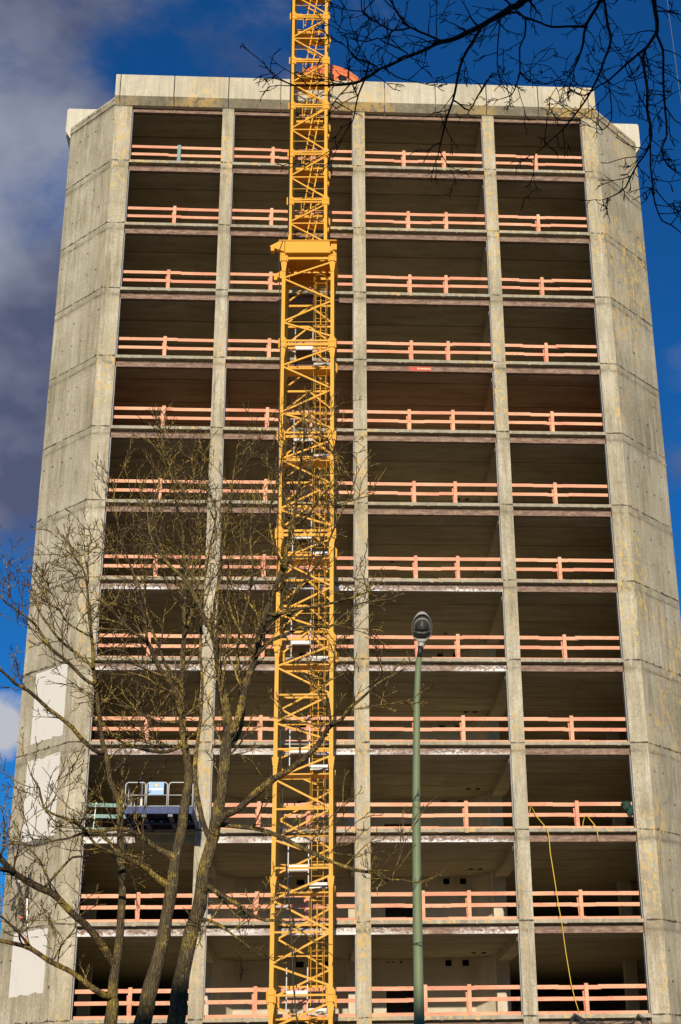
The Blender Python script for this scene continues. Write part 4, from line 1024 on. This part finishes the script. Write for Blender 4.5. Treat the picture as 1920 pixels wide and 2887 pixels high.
# ------------------------------------------------------------------ bare trees
class Tree:
    def __init__(s, name, label, foot, scale, seed, barkm, limbm, twigm, group=None, up_=.25, minr=.0050):
        s.root = empty(name, foot, absolute=True); tag(s.root, label, 'tree', group)
        s.k = scale; s.rnd = random.Random(seed); s.tw = MB(); s.minr = minr; s.up = up_
        s.bm, s.lm, s.tm = barkm, limbm, twigm; s.count = 0; s.spine = []; s.lmax = 1.
    def rv(s):
        return Vector((s.rnd.gauss(0, 1), s.rnd.gauss(0, 1), s.rnd.gauss(0, 1))).normalized()
    def grow(s, p, d, r, length, lev):
        rnd = s.rnd; k = s.k
        seg = {1: .11, 2: .07, 3: .045}[lev]*k; n = max(2, int(length/seg)); pts = [p.copy()]; rad = [r]; c = p.copy(); d = d.normalized()
        bend = s.rv()*(.05 if s.up > 0 else .10)
        gap = ({1: .105, 2: .065, 3: 9} if s.up > 0 else {1: .17, 2: .11, 3: 9})[lev]*k; nxt = gap*rnd.uniform(.5, 1.2); acc = 0; side = rnd.choice((-1, 1)); kids = []
        for i in range(n):
            d = (d + s.rv()*((.18, .23, .26) if s.up > 0 else (.24, .30, .34))[lev-1] + bend + Vector((0, 0, s.up*.14)) ).normalized()
            c = c + d*seg; pts.append(c.copy()); t = (i+1)/n; rad.append(max(s.minr, r*(1-.6*t))); acc += seg
            if acc > nxt and lev < 3:
                acc = 0; nxt = gap*rnd.uniform(.6, 1.5); kids.append((c.copy(), d.copy(), rad[-1]))
        s.tw.tube(pts, rad, 5 if lev == 1 else 4 if lev == 2 else 3, cap=False); s.count += 1
        for (q, dd, rr) in kids:
            if s.up < 0 and rnd.random() < .1: continue
            ax_ = s.rv(); nd = dd.cross(ax_).normalized(); side = -side
            nd = (dd*rnd.uniform(.45, .95) + nd*side*rnd.uniform(.6, 1.0) + Vector((0, 0, s.up))).normalized()
            L = length*rnd.uniform(.3, .6)*(1 if lev == 1 else .75)
            s.grow(q, nd, max(s.minr*1.05, rr*.62), max(.05*k, min(L, (.55 if lev == 1 else .2)*k)), lev+1)
        if lev < 3:      # forked tip
            for q in range(2):
                nd = (d + s.rv()*.6 + Vector((0, 0, s.up*.6))).normalized(); s.grow(c, nd, max(s.minr, rad[-1]*.8), rnd.uniform(.07, .18)*k, 3)
    def limb(s, pts, name='branch', dens=1., lev=1, start=.12, mat=None, n=8, Lmax=1.0, gnarl=.024):
        """pts: world points with radius"""
        rnd = s.rnd
        P = [Vector(p[:3]) for p in pts]; Rr = [p[3] for p in pts]
        if s.spine:      # root the limb inside the wood it springs from, with a little collar
            q, qr = min(s.spine, key=lambda e: (e[0]-P[0]).length)
            d0 = (q-P[0]).length
            if d0 < .45*s.k+.1:
                j = 1 if d0 < Rr[0] and len(P) > 2 else 0
                P = [q-(P[1]-q).normalized()*qr*.2, q+(P[1]-q).normalized()*min(qr*1.05, (P[1]-q).length*.5)] + P[1 if d0 < qr*2.5 else 0:]
                Rr = [min(Rr[0]*1.5, qr*.95), min(Rr[0]*1.25, qr*.9)] + Rr[1 if d0 < qr*2.5 else 0:]
        # Catmull-Rom refinement with a little gnarl
        Q, S_ = [], []
        for i in range(len(P)-1):
            p0, p1, p2, p3 = P[max(i-1, 0)], P[i], P[i+1], P[min(i+2, len(P)-1)]
            m = max(2, int((p2-p1).length/(.16*s.k)))
            for j in range(m):
                t = j/m; q = .5*((2*p1)+(p2-p0)*t+(2*p0-5*p1+4*p2-p3)*t*t+(3*p1-p0-3*p2+p3)*t*t*t)
                rr = Rr[i]*(1-t)+Rr[i+1]*t
                w = gnarl*s.k + rr*.10
                q = q + Vector((noise.noise(q*2.3/s.k), noise.noise(q*2.3/s.k+Vector((9, 0, 0))), noise.noise(q*2.3/s.k+Vector((0, 9, 0)))))*w
                Q.append(q); S_.append(rr*(1+.16*noise.noise(q*5/s.k)+.14*max(0, noise.noise(q*2.1/s.k+Vector((4, 4, 4))))))
        Q.append(P[-1]); S_.append(Rr[-1])
        mb = MB(); mb.tube(Q, S_, n, cap=True); mb.build(name, mat or s.lm, s.root)
        s.spine += list(zip(Q, S_)) if name != 'trunk' or True else []
        tot = sum((Q[i+1]-Q[i]).length for i in range(len(Q)-1)); acc = 0; run = 0; nxt = 0
        for i in range(len(Q)-1):
            l = (Q[i+1]-Q[i]).length; acc += l; run += l; t = run/tot
            if t < start: continue
            if acc > nxt and dens > 0:
                acc = 0; nxt = s.k*rnd.uniform(.08, .24)/dens*(1.5-.9*t)
                d = (Q[i+1]-Q[i]).normalized(); nd = d.cross(s.rv()).normalized()
                if lev == 1 and nd.dot(Vector((0, -.25, .6))) < 0 and rnd.random() < .45: nd = -nd
                nd = (d*rnd.uniform(.25, .8)+nd*rnd.uniform(.6, 1)+Vector((0, 0, s.up*.8))).normalized()
                L = s.k*rnd.uniform(.35, 1.0)*Lmax*s.lmax
                s.grow(Q[i], nd, max(s.minr*1.5, min(S_[i]*.42, .018*s.k)), L, 1 if lev == 1 else 2)
        # tip carries on as twigs
        d = (Q[-1]-Q[-3]).normalized()
        if Rr[-1] < .03*s.k:
            for q in range(2): s.grow(Q[-1], (d+s.rv()*.35).normalized(), max(s.minr, S_[-1]*.8), s.k*rnd.uniform(.25, .5)*s.lmax, 2)
    def finish(s):
        o = s.tw.build('crown', s.tm, s.root); return o

def px(lst, y0, y1=None, k=1.):
    """trace (px, py, radius px) at a depth sliding from y0 to y1"""
    y1 = y0 if y1 is None else y1; n = len(lst)-1; out = []
    for i, (x, y, r) in enumerate(lst):
        dep = y0+(y1-y0)*(i/n); p = at(x, y, dep); ry = p.y/p.length; fd = p.dot(fwd); out.append((p.x, p.y, p.z, r*fd/F*k))
    return out
def rooted(lst, y0, y1, foot, flare=1.9):
    P = [(a, b, c, d*.87) for a, b, c, d in px(lst, y0, y1)]; x, y, z, r = P[0]
    return [(foot[0], foot[1], GZ-.05, r*flare), (foot[0]+(x-foot[0])*.06, foot[1], GZ+.25, r*1.35), (foot[0]+(x-foot[0])*.4, foot[1]+(y-foot[1])*.4, GZ+(z-GZ)*.5, r*1.12)] + P

GR = 'bare lichen-covered trees before the left side of the tower'
# leftmost stem
A = Tree('bare_tree', 'slender leftmost bare tree with long limbs reaching out of the left edge', (-3.25, 21, GZ), 1.0, 11, M['bark'], M['limb'], M['twig'], GR)
Al = [(308, 2887, 21), (315, 2812, 17), (328, 2723, 14), (337, 2633, 12), (344, 2544, 12), (343, 2455, 12), (341, 2366, 11), (339, 2299, 10), (328, 2245, 9), (312, 2200, 8.5), (308, 2170, 8), (295, 2116, 8), (286, 2058, 7), (275, 1991, 7), (266, 1924, 6.3), (263, 1857, 6), (257, 1790, 5), (250, 1701, 4), (246, 1647, 3.5), (232, 1603, 3), (210, 1567, 2.5), (192, 1527, 1.6)]
A.limb(rooted(Al, 21, 20.6, (-3.2, 21)), 'trunk', .8, start=.52, mat=M['bark'], n=14)
A.limb(px([(341, 2262, 6), (346, 2230, 5.5), (345, 2192, 4)], 20.8), 'broken_stub', 0, n=8)
A.limb(px([(315, 2812, 10), (290, 2808, 9), (268, 2790, 8.5), (223, 2754, 7.5), (192, 2732, 7), (134, 2707, 7), (89, 2678, 6.5), (45, 2662, 5.5), (0, 2653, 5), (-60, 2640, 4)], 20.9, 19.8), 'branch', .35, start=.3)
A.limb(px([(92, 2674, 3.5), (58, 2633, 3), (27, 2602, 3), (0, 2580, 2.5), (-30, 2560, 2)], 20.1, 19.5), 'branch', .7)
A.limb(px([(154, 2703, 3), (179, 2656, 2.5), (201, 2629, 2), (214, 2611, 1.6)], 20.3, 20.6), 'branch', .8)
A.limb(px([(325, 2723, 12), (295, 2674, 12), (268, 2642, 11), (241, 2607, 10), (214, 2584, 10), (179, 2553, 9.5), (143, 2517, 9.5), (103, 2495, 9.5), (58, 2473, 9), (27, 2446, 8.5), (0, 2415, 8), (-50, 2375, 7)], 20.9, 19.2), 'branch', .7, start=.5)
A.limb(px([(40, 2462, 6), (20, 2452, 5.5), (0, 2448, 5), (-50, 2440, 4)], 19.5, 19), 'branch', .5)
A.limb(px([(125, 2488, 3.5), (179, 2446, 3.4), (205, 2417, 3.2), (241, 2414, 2.8), (286, 2401, 2.4), (325, 2406, 1.8)], 19.9, 20.3), 'branch', .7)
A.limb(px([(263, 1927, 5.5), (241, 1915, 5), (214, 1888, 5), (179, 1857, 5), (147, 1830, 4.6), (116, 1790, 4.3), (98, 1763, 4), (80, 1746, 3.6), (49, 1723, 3), (18, 1701, 2.5), (0, 1679, 2)], 20.6, 19.2), 'branch', 1.1, start=.35)
A.limb(px([(261, 1879, 4.2), (232, 1857, 4), (201, 1830, 3.8), (170, 1804, 3.5), (138, 1768, 3.2), (121, 1741, 3), (107, 1710, 2.6), (94, 1674, 2), (80, 1638, 1.6)], 20.6, 21.6), 'branch', 1.1, start=.3)
A.limb(px([(250, 1795, 3.4), (214, 1772, 3), (188, 1750, 2.6), (170, 1719, 2.2), (147, 1705, 2), (121, 1701, 1.5)], 20.6, 20), 'branch', 1.2)
A.limb(px([(286, 2122, 6.5), (268, 2112, 6), (232, 2080, 6), (205, 2049, 5.6), (174, 2027, 5.3), (134, 2000, 5), (107, 1973, 4.8), (76, 1946, 4.5), (45, 1929, 4.3), (18, 1904, 4), (0, 1888, 3.6), (-30, 1865, 3)], 20.7, 19), 'branch', .6, start=.45)
A.limb(px([(250, 1640, 2.6), (244, 1600, 2.2), (238, 1560, 1.6), (236, 1530, 1.2)], 20.6, 21), 'branch', 1.2)
A.finish()
# middle stem
B = Tree('bare_tree', 'middle bare tree with a thick leaning trunk and yellow lichen on its limbs', (-3.0, 20, GZ), 1.0, 23, M['bark'], M['limb'], M['twig'], GR)
Bl = [(402, 2887, 28), (415, 2812, 25), (442, 2723, 22), (464, 2633, 20), (478, 2544, 19), (491, 2455, 18), (504, 2374, 16), (518, 2299, 15), (527, 2232, 14), (531, 2187, 14), (527, 2125, 12.5), (518, 2058, 11), (513, 1969, 9.5), (513, 1902, 8.5), (520, 1812, 7.5), (522, 1723, 6.5), (520, 1634, 5.5), (517, 1531, 4.5), (508, 1470, 3.8), (490, 1384, 3.2), (471, 1298, 2.2), (453, 1224, 1.5)]
B.limb(rooted(Bl, 20, 20.4, (-2.75, 20)), 'trunk', .9, start=.56, mat=M['bark'], n=16)
B.limb(px([(473, 2491, 9), (442, 2473, 8), (402, 2441, 7.5), (371, 2424, 7), (330, 2406, 6), (304, 2399, 5), (268, 2377, 4.2), (246, 2348, 3.6), (223, 2330, 3)], 20.15, 18.9), 'branch', .6, start=.3)
B.limb(px([(490, 2418, 9), (446, 2392, 7.5), (402, 2357, 7), (366, 2341, 6.5), (330, 2337, 6), (277, 2343, 5.2), (241, 2339, 4.6), (205, 2316, 4), (165, 2303, 3.6), (125, 2276, 3), (112, 2223, 2.5), (89, 2187, 1.8)], 20.2, 18.6), 'branch', .9, start=.25)
B.limb(px([(241, 2345, 3.4), (196, 2363, 3), (147, 2370, 2.6), (98, 2383, 2), (54, 2379, 1.5)], 19, 18.6), 'branch', 1.1)
B.limb(px([(513, 2030, 7.5), (504, 1982, 8), (482, 1929, 7.6), (451, 1888, 7), (429, 1839, 6), (411, 1804, 5), (379, 1786, 4), (348, 1763, 3), (317, 1750, 2)], 20.2, 19.2), 'branch', 1.1, start=.3)
B.limb(px([(411, 1804, 4), (408, 1760, 3.5), (396, 1700, 3), (380, 1640, 2.5), (362, 1580, 2), (350, 1540, 1.5)], 19.5, 19.0), 'branch', 1.2)
B.limb(px([(522, 2094, 6), (490, 2112, 5.4), (455, 2120, 5), (379, 2107, 4.4), (330, 2085, 3.2), (304, 2054, 2)], 20.2, 19.3), 'branch', 1.0)
B.limb(px([(513, 2040, 5), (482, 2036, 4.5), (437, 2031, 4), (393, 2009, 3.5), (339, 1987, 3), (295, 1978, 2.4), (277, 1973, 2)], 20.2, 21.2), 'branch', 1.0)
B.limb(px([(513, 1940, 5), (470, 1880, 4.2), (430, 1780, 3.8), (405, 1690, 3.2), (372, 1600, 2.8), (340, 1520, 2.2), (325, 1440, 1.6), (318, 1360, 1.2)], 20.3, 21.4), 'branch', 1.1, start=.3)
B.limb(px([(520, 1800, 4.6), (545, 1720, 4.2), (560, 1640, 3.6), (566, 1560, 3), (560, 1470, 2.4), (565, 1380, 1.8), (572, 1300, 1.3)], 20.3, 19.6), 'branch', 1.0, start=.2)
B.limb(px([(521, 1690, 3.6), (490, 1620, 3.2), (462, 1560, 2.8), (436, 1500, 2.2), (420, 1430, 1.7), (402, 1390, 1.3)], 20.3, 19.4), 'branch', 1.1)
B.finish()
# right-hand stem
Cc = Tree('bare_tree', 'right-hand bare tree with the thickest trunk, its crown crossing the crane mast', (-2.6, 19, GZ), 1.0, 37, M['bark'], M['limb'], M['twig'], GR)
Cl = [(496, 2887, 31), (504, 2812, 28), (518, 2723, 26), (536, 2633, 24), (558, 2553, 23), (574, 2477, 21), (589, 2401, 19), (607, 2321, 18.5), (621, 2254, 18), (628, 2187, 18), (634, 2147, 18), (641, 2071, 16), (636, 1991, 13), (625, 1946, 12), (616, 1879, 10.5), (603, 1790, 9.5), (580, 1750, 8.5), (558, 1701, 7.5), (522, 1634, 6.2), (482, 1598, 5.2), (446, 1545, 4.2), (424, 1500, 3.2), (416, 1445, 2.2)]
Cc.limb(rooted(Cl, 19, 18.8, (-2.25, 19)), 'trunk', .9, start=.6, mat=M['bark'], n=18)
Cc.limb(px([(641, 2090, 11), (655, 2060, 11), (680, 1990, 10.5), (700, 1912, 10), (722, 1846, 9.5), (738, 1779, 9), (751, 1725, 8.5), (774, 1656, 7.5), (797, 1600, 6.8), (820, 1513, 6), (828, 1471, 5.6), (835, 1418, 5), (843, 1354, 4), (848, 1301, 3.4), (854, 1248, 2.6), (855, 1195, 1.8), (860, 1150, 1.1)], 18.9, 18.2), 'stem', .9, start=.15, n=10)
Cc.limb(px([(748, 1735, 5), (774, 1734, 4.5), (856, 1718, 4.2), (923, 1703, 3.6), (968, 1694, 3.2), (1012, 1678, 2.6), (1050, 1662, 2)], 18.6, 17.8), 'branch', 1.0)
Cc.limb(px([(724, 1838, 5.6), (771, 1803, 5), (825, 1783, 4.7), (845, 1772, 4.4), (896, 1766, 4), (932, 1764, 3.6), (952, 1752, 3.2), (986, 1723, 2.8), (1012, 1700, 2.4), (1050, 1696, 2)], 18.7, 19.6), 'branch', 1.0)
Cc.limb(px([(758, 1752, 4.4), (790, 1735, 4), (812, 1712, 3.8), (840, 1660, 3.6), (887, 1600, 3.2), (920, 1540, 2.8), (952, 1470, 2.4), (985, 1400, 2), (1005, 1340, 1.4)], 18.6, 17.6), 'branch', 1.0)
Cc.limb(px([(598, 2345, 12), (612, 2328, 11), (640, 2300, 10), (671, 2285, 10), (707, 2250, 9.5), (740, 2220, 9.5), (772, 2194, 9), (814, 2171, 9), (846, 2148, 8.4), (888, 2111, 8), (910, 2080, 7), (924, 2056, 6.5), (941, 2041, 6), (963, 2027, 5.4), (980, 2003, 5), (1000, 1986, 4.6), (1029, 1960, 4.2), (1048, 1941, 3.7), (1080, 1919, 3.1), (1100, 1908, 1.8)], 18.9, 17), 'branch', .45, start=.5, n=10)
Cc.limb(px([(935, 2045, 3.6), (925, 2010, 3), (921, 1985, 2.6), (905, 1965, 2)], 17.6, 17.4), 'branch', .9)
Cc.limb(px([(600, 2342, 7), (640, 2326, 6.6), (712, 2334, 6.2), (779, 2354, 6), (832, 2379, 6), (886, 2406, 6), (939, 2432, 5.2), (1002, 2455, 5), (1051, 2459, 3.6), (1104, 2479, 2.6), (1162, 2486, 1.8)], 19, 18), 'branch', .9, start=.2)
Cc.limb(px([(565, 2500, 9), (590, 2500, 7.5), (610, 2515, 7), (654, 2540, 6.4), (698, 2575, 5.6), (747, 2593, 5), (792, 2596, 4), (832, 2616, 3), (870, 2640, 2)], 18.9, 18.1), 'branch', .7, start=.15)
Cc.limb(px([(555, 2595, 6), (580, 2593, 4.6), (620, 2607, 4.2), (661, 2638, 3), (700, 2668, 1.8)], 18.9, 18.6), 'branch', .6)
Cc.limb(px([(588, 2390, 8), (583, 2350, 7.5), (559, 2265, 7), (550, 2217, 6.6), (548, 2160, 6), (556, 2090, 5.2), (566, 2020, 4.6), (572, 1950, 4.2), (570, 1870, 3.8), (566, 1790, 3.4), (566, 1700, 3), (580, 1620, 2.8), (596, 1540, 2.2), (610, 1450, 1.6)], 19.1, 20), 'branch', .8, start=.35)
Cc.limb(px([(641, 2120, 7), (668, 2080, 6.4), (685, 2010, 5.6), (676, 1930, 5), (668, 1850, 4.4), (680, 1770, 4), (700, 1690, 3.4), (712, 1600, 2.8), (705, 1520, 2.2), (712, 1440, 1.6)], 19, 19.8), 'branch', .9, start=.3)
Cc.limb(px([(612, 1850, 5), (600, 1760, 4.6), (612, 1660, 4.2), (625, 1560, 3.6), (640, 1480, 3), (652, 1400, 2.4), (660, 1320, 1.8), (668, 1260, 1.2)], 18.9, 19.6), 'branch', 1.0, start=.3)
Cc.limb(px([(720, 1850, 4.4), (690, 1800, 4), (655, 1740, 3.4), (640, 1660, 3), (645, 1600, 2.2)], 18.7, 18), 'branch', .9)
Cc.limb(px([(800, 1600, 4), (770, 1540, 3.6), (760, 1460, 3), (772, 1390, 2.4), (790, 1320, 1.8), (795, 1270, 1.2)], 18.4, 17.6), 'branch', 1.0)
Cc.limb(px([(825, 1490, 3.4), (870, 1450, 3), (905, 1400, 2.4), (940, 1370, 1.8)], 18.3, 17.6), 'branch', 1.0)
Cc.finish()
# ------------------------------------------------------------------ near tree whose dark boughs hang in from the upper right
K2 = .74
HUB = (6.4, 6.0, GZ)
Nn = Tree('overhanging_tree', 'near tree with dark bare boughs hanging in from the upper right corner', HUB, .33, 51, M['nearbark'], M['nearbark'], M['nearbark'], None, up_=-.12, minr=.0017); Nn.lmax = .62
def npx(lst, y0, y1=None): return px(lst, y0, y1, k=K2)
def hub(z, r): return (HUB[0]+(z-3)*.03, HUB[1], z, r)
trunk = [(HUB[0], HUB[1], GZ-.05, .30), (HUB[0], HUB[1], GZ+.3, .22), hub(1.2, .19), hub(3.2, .16), hub(5.0, .15), hub(6.5, .12), hub(8.5, .07), hub(10, .03)]
Nn.limb(trunk, 'trunk', .0, n=16)
def frm(z, lst, y0, y1=None):
    P = npx(lst, y0, y1); h = Vector(hub(z, 0)[:3]); p = Vector(P[0][:3]); q = Vector(P[1][:3])
    m = p+(p-q).normalized()*.45+Vector((0, 0, .25)); m2 = m.lerp(h, .5)+Vector((0, 0, .12))
    return [(h.x, h.y, h.z, P[0][3]*2.2), (m2.x, m2.y, m2.z, P[0][3]*1.6), (m.x, m.y, m.z, P[0][3]*1.2)]+P
kw = dict(start=.2, gnarl=.03)
R1 = [(1483, -5, 15), (1443, 18, 13), (1399, 49, 11), (1354, 74, 10), (1287, 107, 9), (1243, 120, 8.4), (1207, 138, 7), (1154, 158, 6.4), (1104, 183, 5.6), (1069, 196, 5.2), (1033, 219, 4.8), (1002, 237, 4.2), (921, 241, 3.6), (868, 243, 3.2), (830, 243, 3), (796, 230, 2.4), (770, 221, 1.5)]
Nn.limb(frm(6.6, R1, 4.9, 4.4), 'bough', .8, start=.62, gnarl=.02)
Nn.limb(npx([(1375, 62, 7), (1367, 67, 6.5), (1345, 98, 6), (1314, 143, 5.4), (1296, 188, 5), (1285, 237, 4.6), (1276, 286, 4), (1260, 330, 3.6), (1247, 379, 3), (1238, 424, 2.2), (1230, 450, 1.5)], 4.8, 5.1), 'branch', .8, **kw)
Nn.limb(npx([(1276, 284, 3.2), (1296, 297, 3), (1323, 312, 3), (1345, 277, 2.6), (1372, 223, 2.3), (1399, 210, 1.5)], 5.0, 5.1), 'branch', .8, **kw)
Nn.limb(npx([(1243, 118, 5), (1207, 96, 4.4), (1158, 74, 4), (1127, 45, 3.6), (1109, 13, 3.2), (1085, -25, 2.6)], 4.7, 4.3), 'branch', 1.0, **kw)
Nn.limb(npx([(1158, 76, 3.4), (1100, 83, 3), (1064, 65, 2.8), (1033, 45, 2.6), (1024, 31, 2.4), (1020, -10, 1.8)], 4.5, 4.2), 'branch', 1.0, **kw)
Nn.limb(npx([(1027, 33, 2), (993, 33, 1.8), (970, 27, 1.3)], 4.3), 'branch', 1.2, **kw)
Nn.limb(npx([(1154, 156, 3.4), (1109, 129, 3), (1082, 120, 2.8), (1064, 107, 2.6), (1029, 120, 2.3), (979, 103, 2), (953, 85, 1.7), (930, 71, 1.2)], 4.6, 4.9), 'branch', 1.0, **kw)
Nn.limb(npx([(1069, 194, 3.6), (1037, 178, 3), (1002, 163, 2.7), (988, 143, 2.3), (970, 125, 2), (948, 116, 1.3)], 4.5, 4.4), 'branch', 1.0, **kw)
Nn.limb(npx([(1029, 222, 4), (1011, 268, 3.5), (1002, 312, 3), (995, 339, 2.6), (975, 370, 2), (957, 410, 1.3)], 4.5, 4.6), 'branch', .7, **kw)
Nn.limb(npx([(995, 239, 3), (988, 243, 2.8), (957, 268, 2.3), (939, 295, 1.4)], 4.45, 4.3), 'branch', .9, **kw)
Nn.limb(npx([(1085, 190, 2.6), (1120, 215, 2.4), (1150, 225, 2.2), (1180, 232, 1.8), (1210, 240, 1.3)], 4.5, 4.4), 'branch', .9, **kw)
Nn.limb(frm(7.0, [(1700, -60, 8), (1693, 0, 6.4), (1675, 31, 6.2), (1653, 67, 5.6), (1646, 98, 4.6), (1644, 129, 4.2), (1631, 170, 3.6), (1608, 210, 2.6), (1595, 232, 1.8)], 5.0, 5.3), 'bough', .9, start=.6, gnarl=.02)
Nn.limb(npx([(1653, 78, 4.6), (1599, 74, 4.2), (1555, 74, 4), (1524, 62, 4), (1479, 47, 4.2), (1461, 33, 4), (1430, 40, 3), (1405, 60, 2.2), (1380, 100, 1.6)], 5.1, 5.0), 'branch', .9, **kw)
Nn.limb(npx([(1479, 49, 3.8), (1479, 103, 3.5), (1468, 134, 3.2), (1468, 205, 3), (1457, 237, 2.7), (1443, 268, 2.2), (1412, 279, 1.4)], 5.0, 5.3), 'branch', .9, **kw)
Nn.limb(npx([(1468, 205, 2.6), (1485, 220, 2.4), (1510, 232, 2.2), (1546, 237, 2), (1577, 219, 1.6), (1600, 205, 1.2)], 5.2, 5.4), 'branch', 1.0, **kw)
Nn.limb(npx([(1411, 50, 3), (1408, 100, 2.8), (1404, 150, 2.5), (1404, 205, 2.2), (1415, 230, 1.9), (1437, 236, 1.2)], 4.9, 5.0), 'branch', .8, **kw)
Nn.limb(frm(7.3, [(1700, -60, 6.5), (1702, 0, 5.4), (1709, 40, 5.2), (1713, 76, 5.2), (1720, 116, 5), (1711, 152, 4.6), (1693, 196, 4.2), (1671, 246, 4), (1649, 286, 3.6), (1622, 321, 3.2), (1586, 366, 2.7), (1550, 397, 2.2), (1524, 422, 1.8), (1492, 440, 1.3)], 4.9, 4.6), 'bough', .8, start=.55, gnarl=.02)
R5 = [(1840, -60, 9.5), (1845, 0, 8.4), (1849, 31, 8), (1852, 89, 6.4), (1818, 138, 5.6), (1814, 179, 5.4), (1823, 250, 5.2), (1827, 312, 5.2), (1838, 384, 5), (1823, 424, 3.6), (1796, 464, 3.4), (1765, 527, 3), (1733, 549, 2.4), (1702, 562, 1.6)]
Nn.limb(frm(6.2, R5, 4.8, 4.5), 'bough', .8, start=.5, gnarl=.02)
Nn.limb(npx([(1836, 390, 3.8), (1836, 469, 3.2), (1843, 527, 3), (1847, 580, 2.8), (1863, 625, 2.5), (1890, 638, 2.2), (1925, 661, 1.8)], 4.7, 4.6), 'branch', 1.0, **kw)
Nn.limb(npx([(1852, 98, 5.2), (1867, 138, 4.6), (1870, 201, 4.3), (1874, 277, 4), (1881, 339, 3.6), (1876, 388, 3.3), (1860, 425, 3), (1881, 469, 2.6), (1925, 491, 2)], 4.8, 5.1), 'branch', .9, **kw)
Nn.limb(npx([(1818, 140, 4.8), (1769, 179, 4.2), (1715, 228, 3.7), (1689, 241, 3.2), (1649, 268, 2.8), (1620, 262, 2), (1600, 245, 1.3)], 4.8, 5.0), 'branch', .9, **kw)
Nn.limb(npx([(1715, 230, 2.8), (1724, 290, 2.5), (1727, 339, 2.2), (1702, 366, 1.9), (1666, 357, 1.2)], 4.9, 5.0), 'branch', .9, **kw)
Nn.limb(npx([(1875, 300, 2.6), (1905, 340, 2.2), (1935, 350, 1.6)], 5, 5), 'branch', .9, **kw)
Nn.limb(npx([(1820, 190, 2.8), (1800, 215, 2.5), (1775, 218, 2.1), (1766, 190, 1.8), (1740, 185, 1.2)], 4.8, 4.7), 'branch', .9, **kw)
Nn.limb(npx([(1843, 530, 2.4), (1870, 560, 2.1), (1895, 590, 1.9), (1925, 600, 1.4)], 4.6, 4.5), 'branch', 1.1, **kw)
Nn.finish()
for o in COL.objects:
    if '_abs' in o.keys(): del o['_abs']
print('objects', len(COL.objects), 'twigs', A.count, B.count, Cc.count, Nn.count)
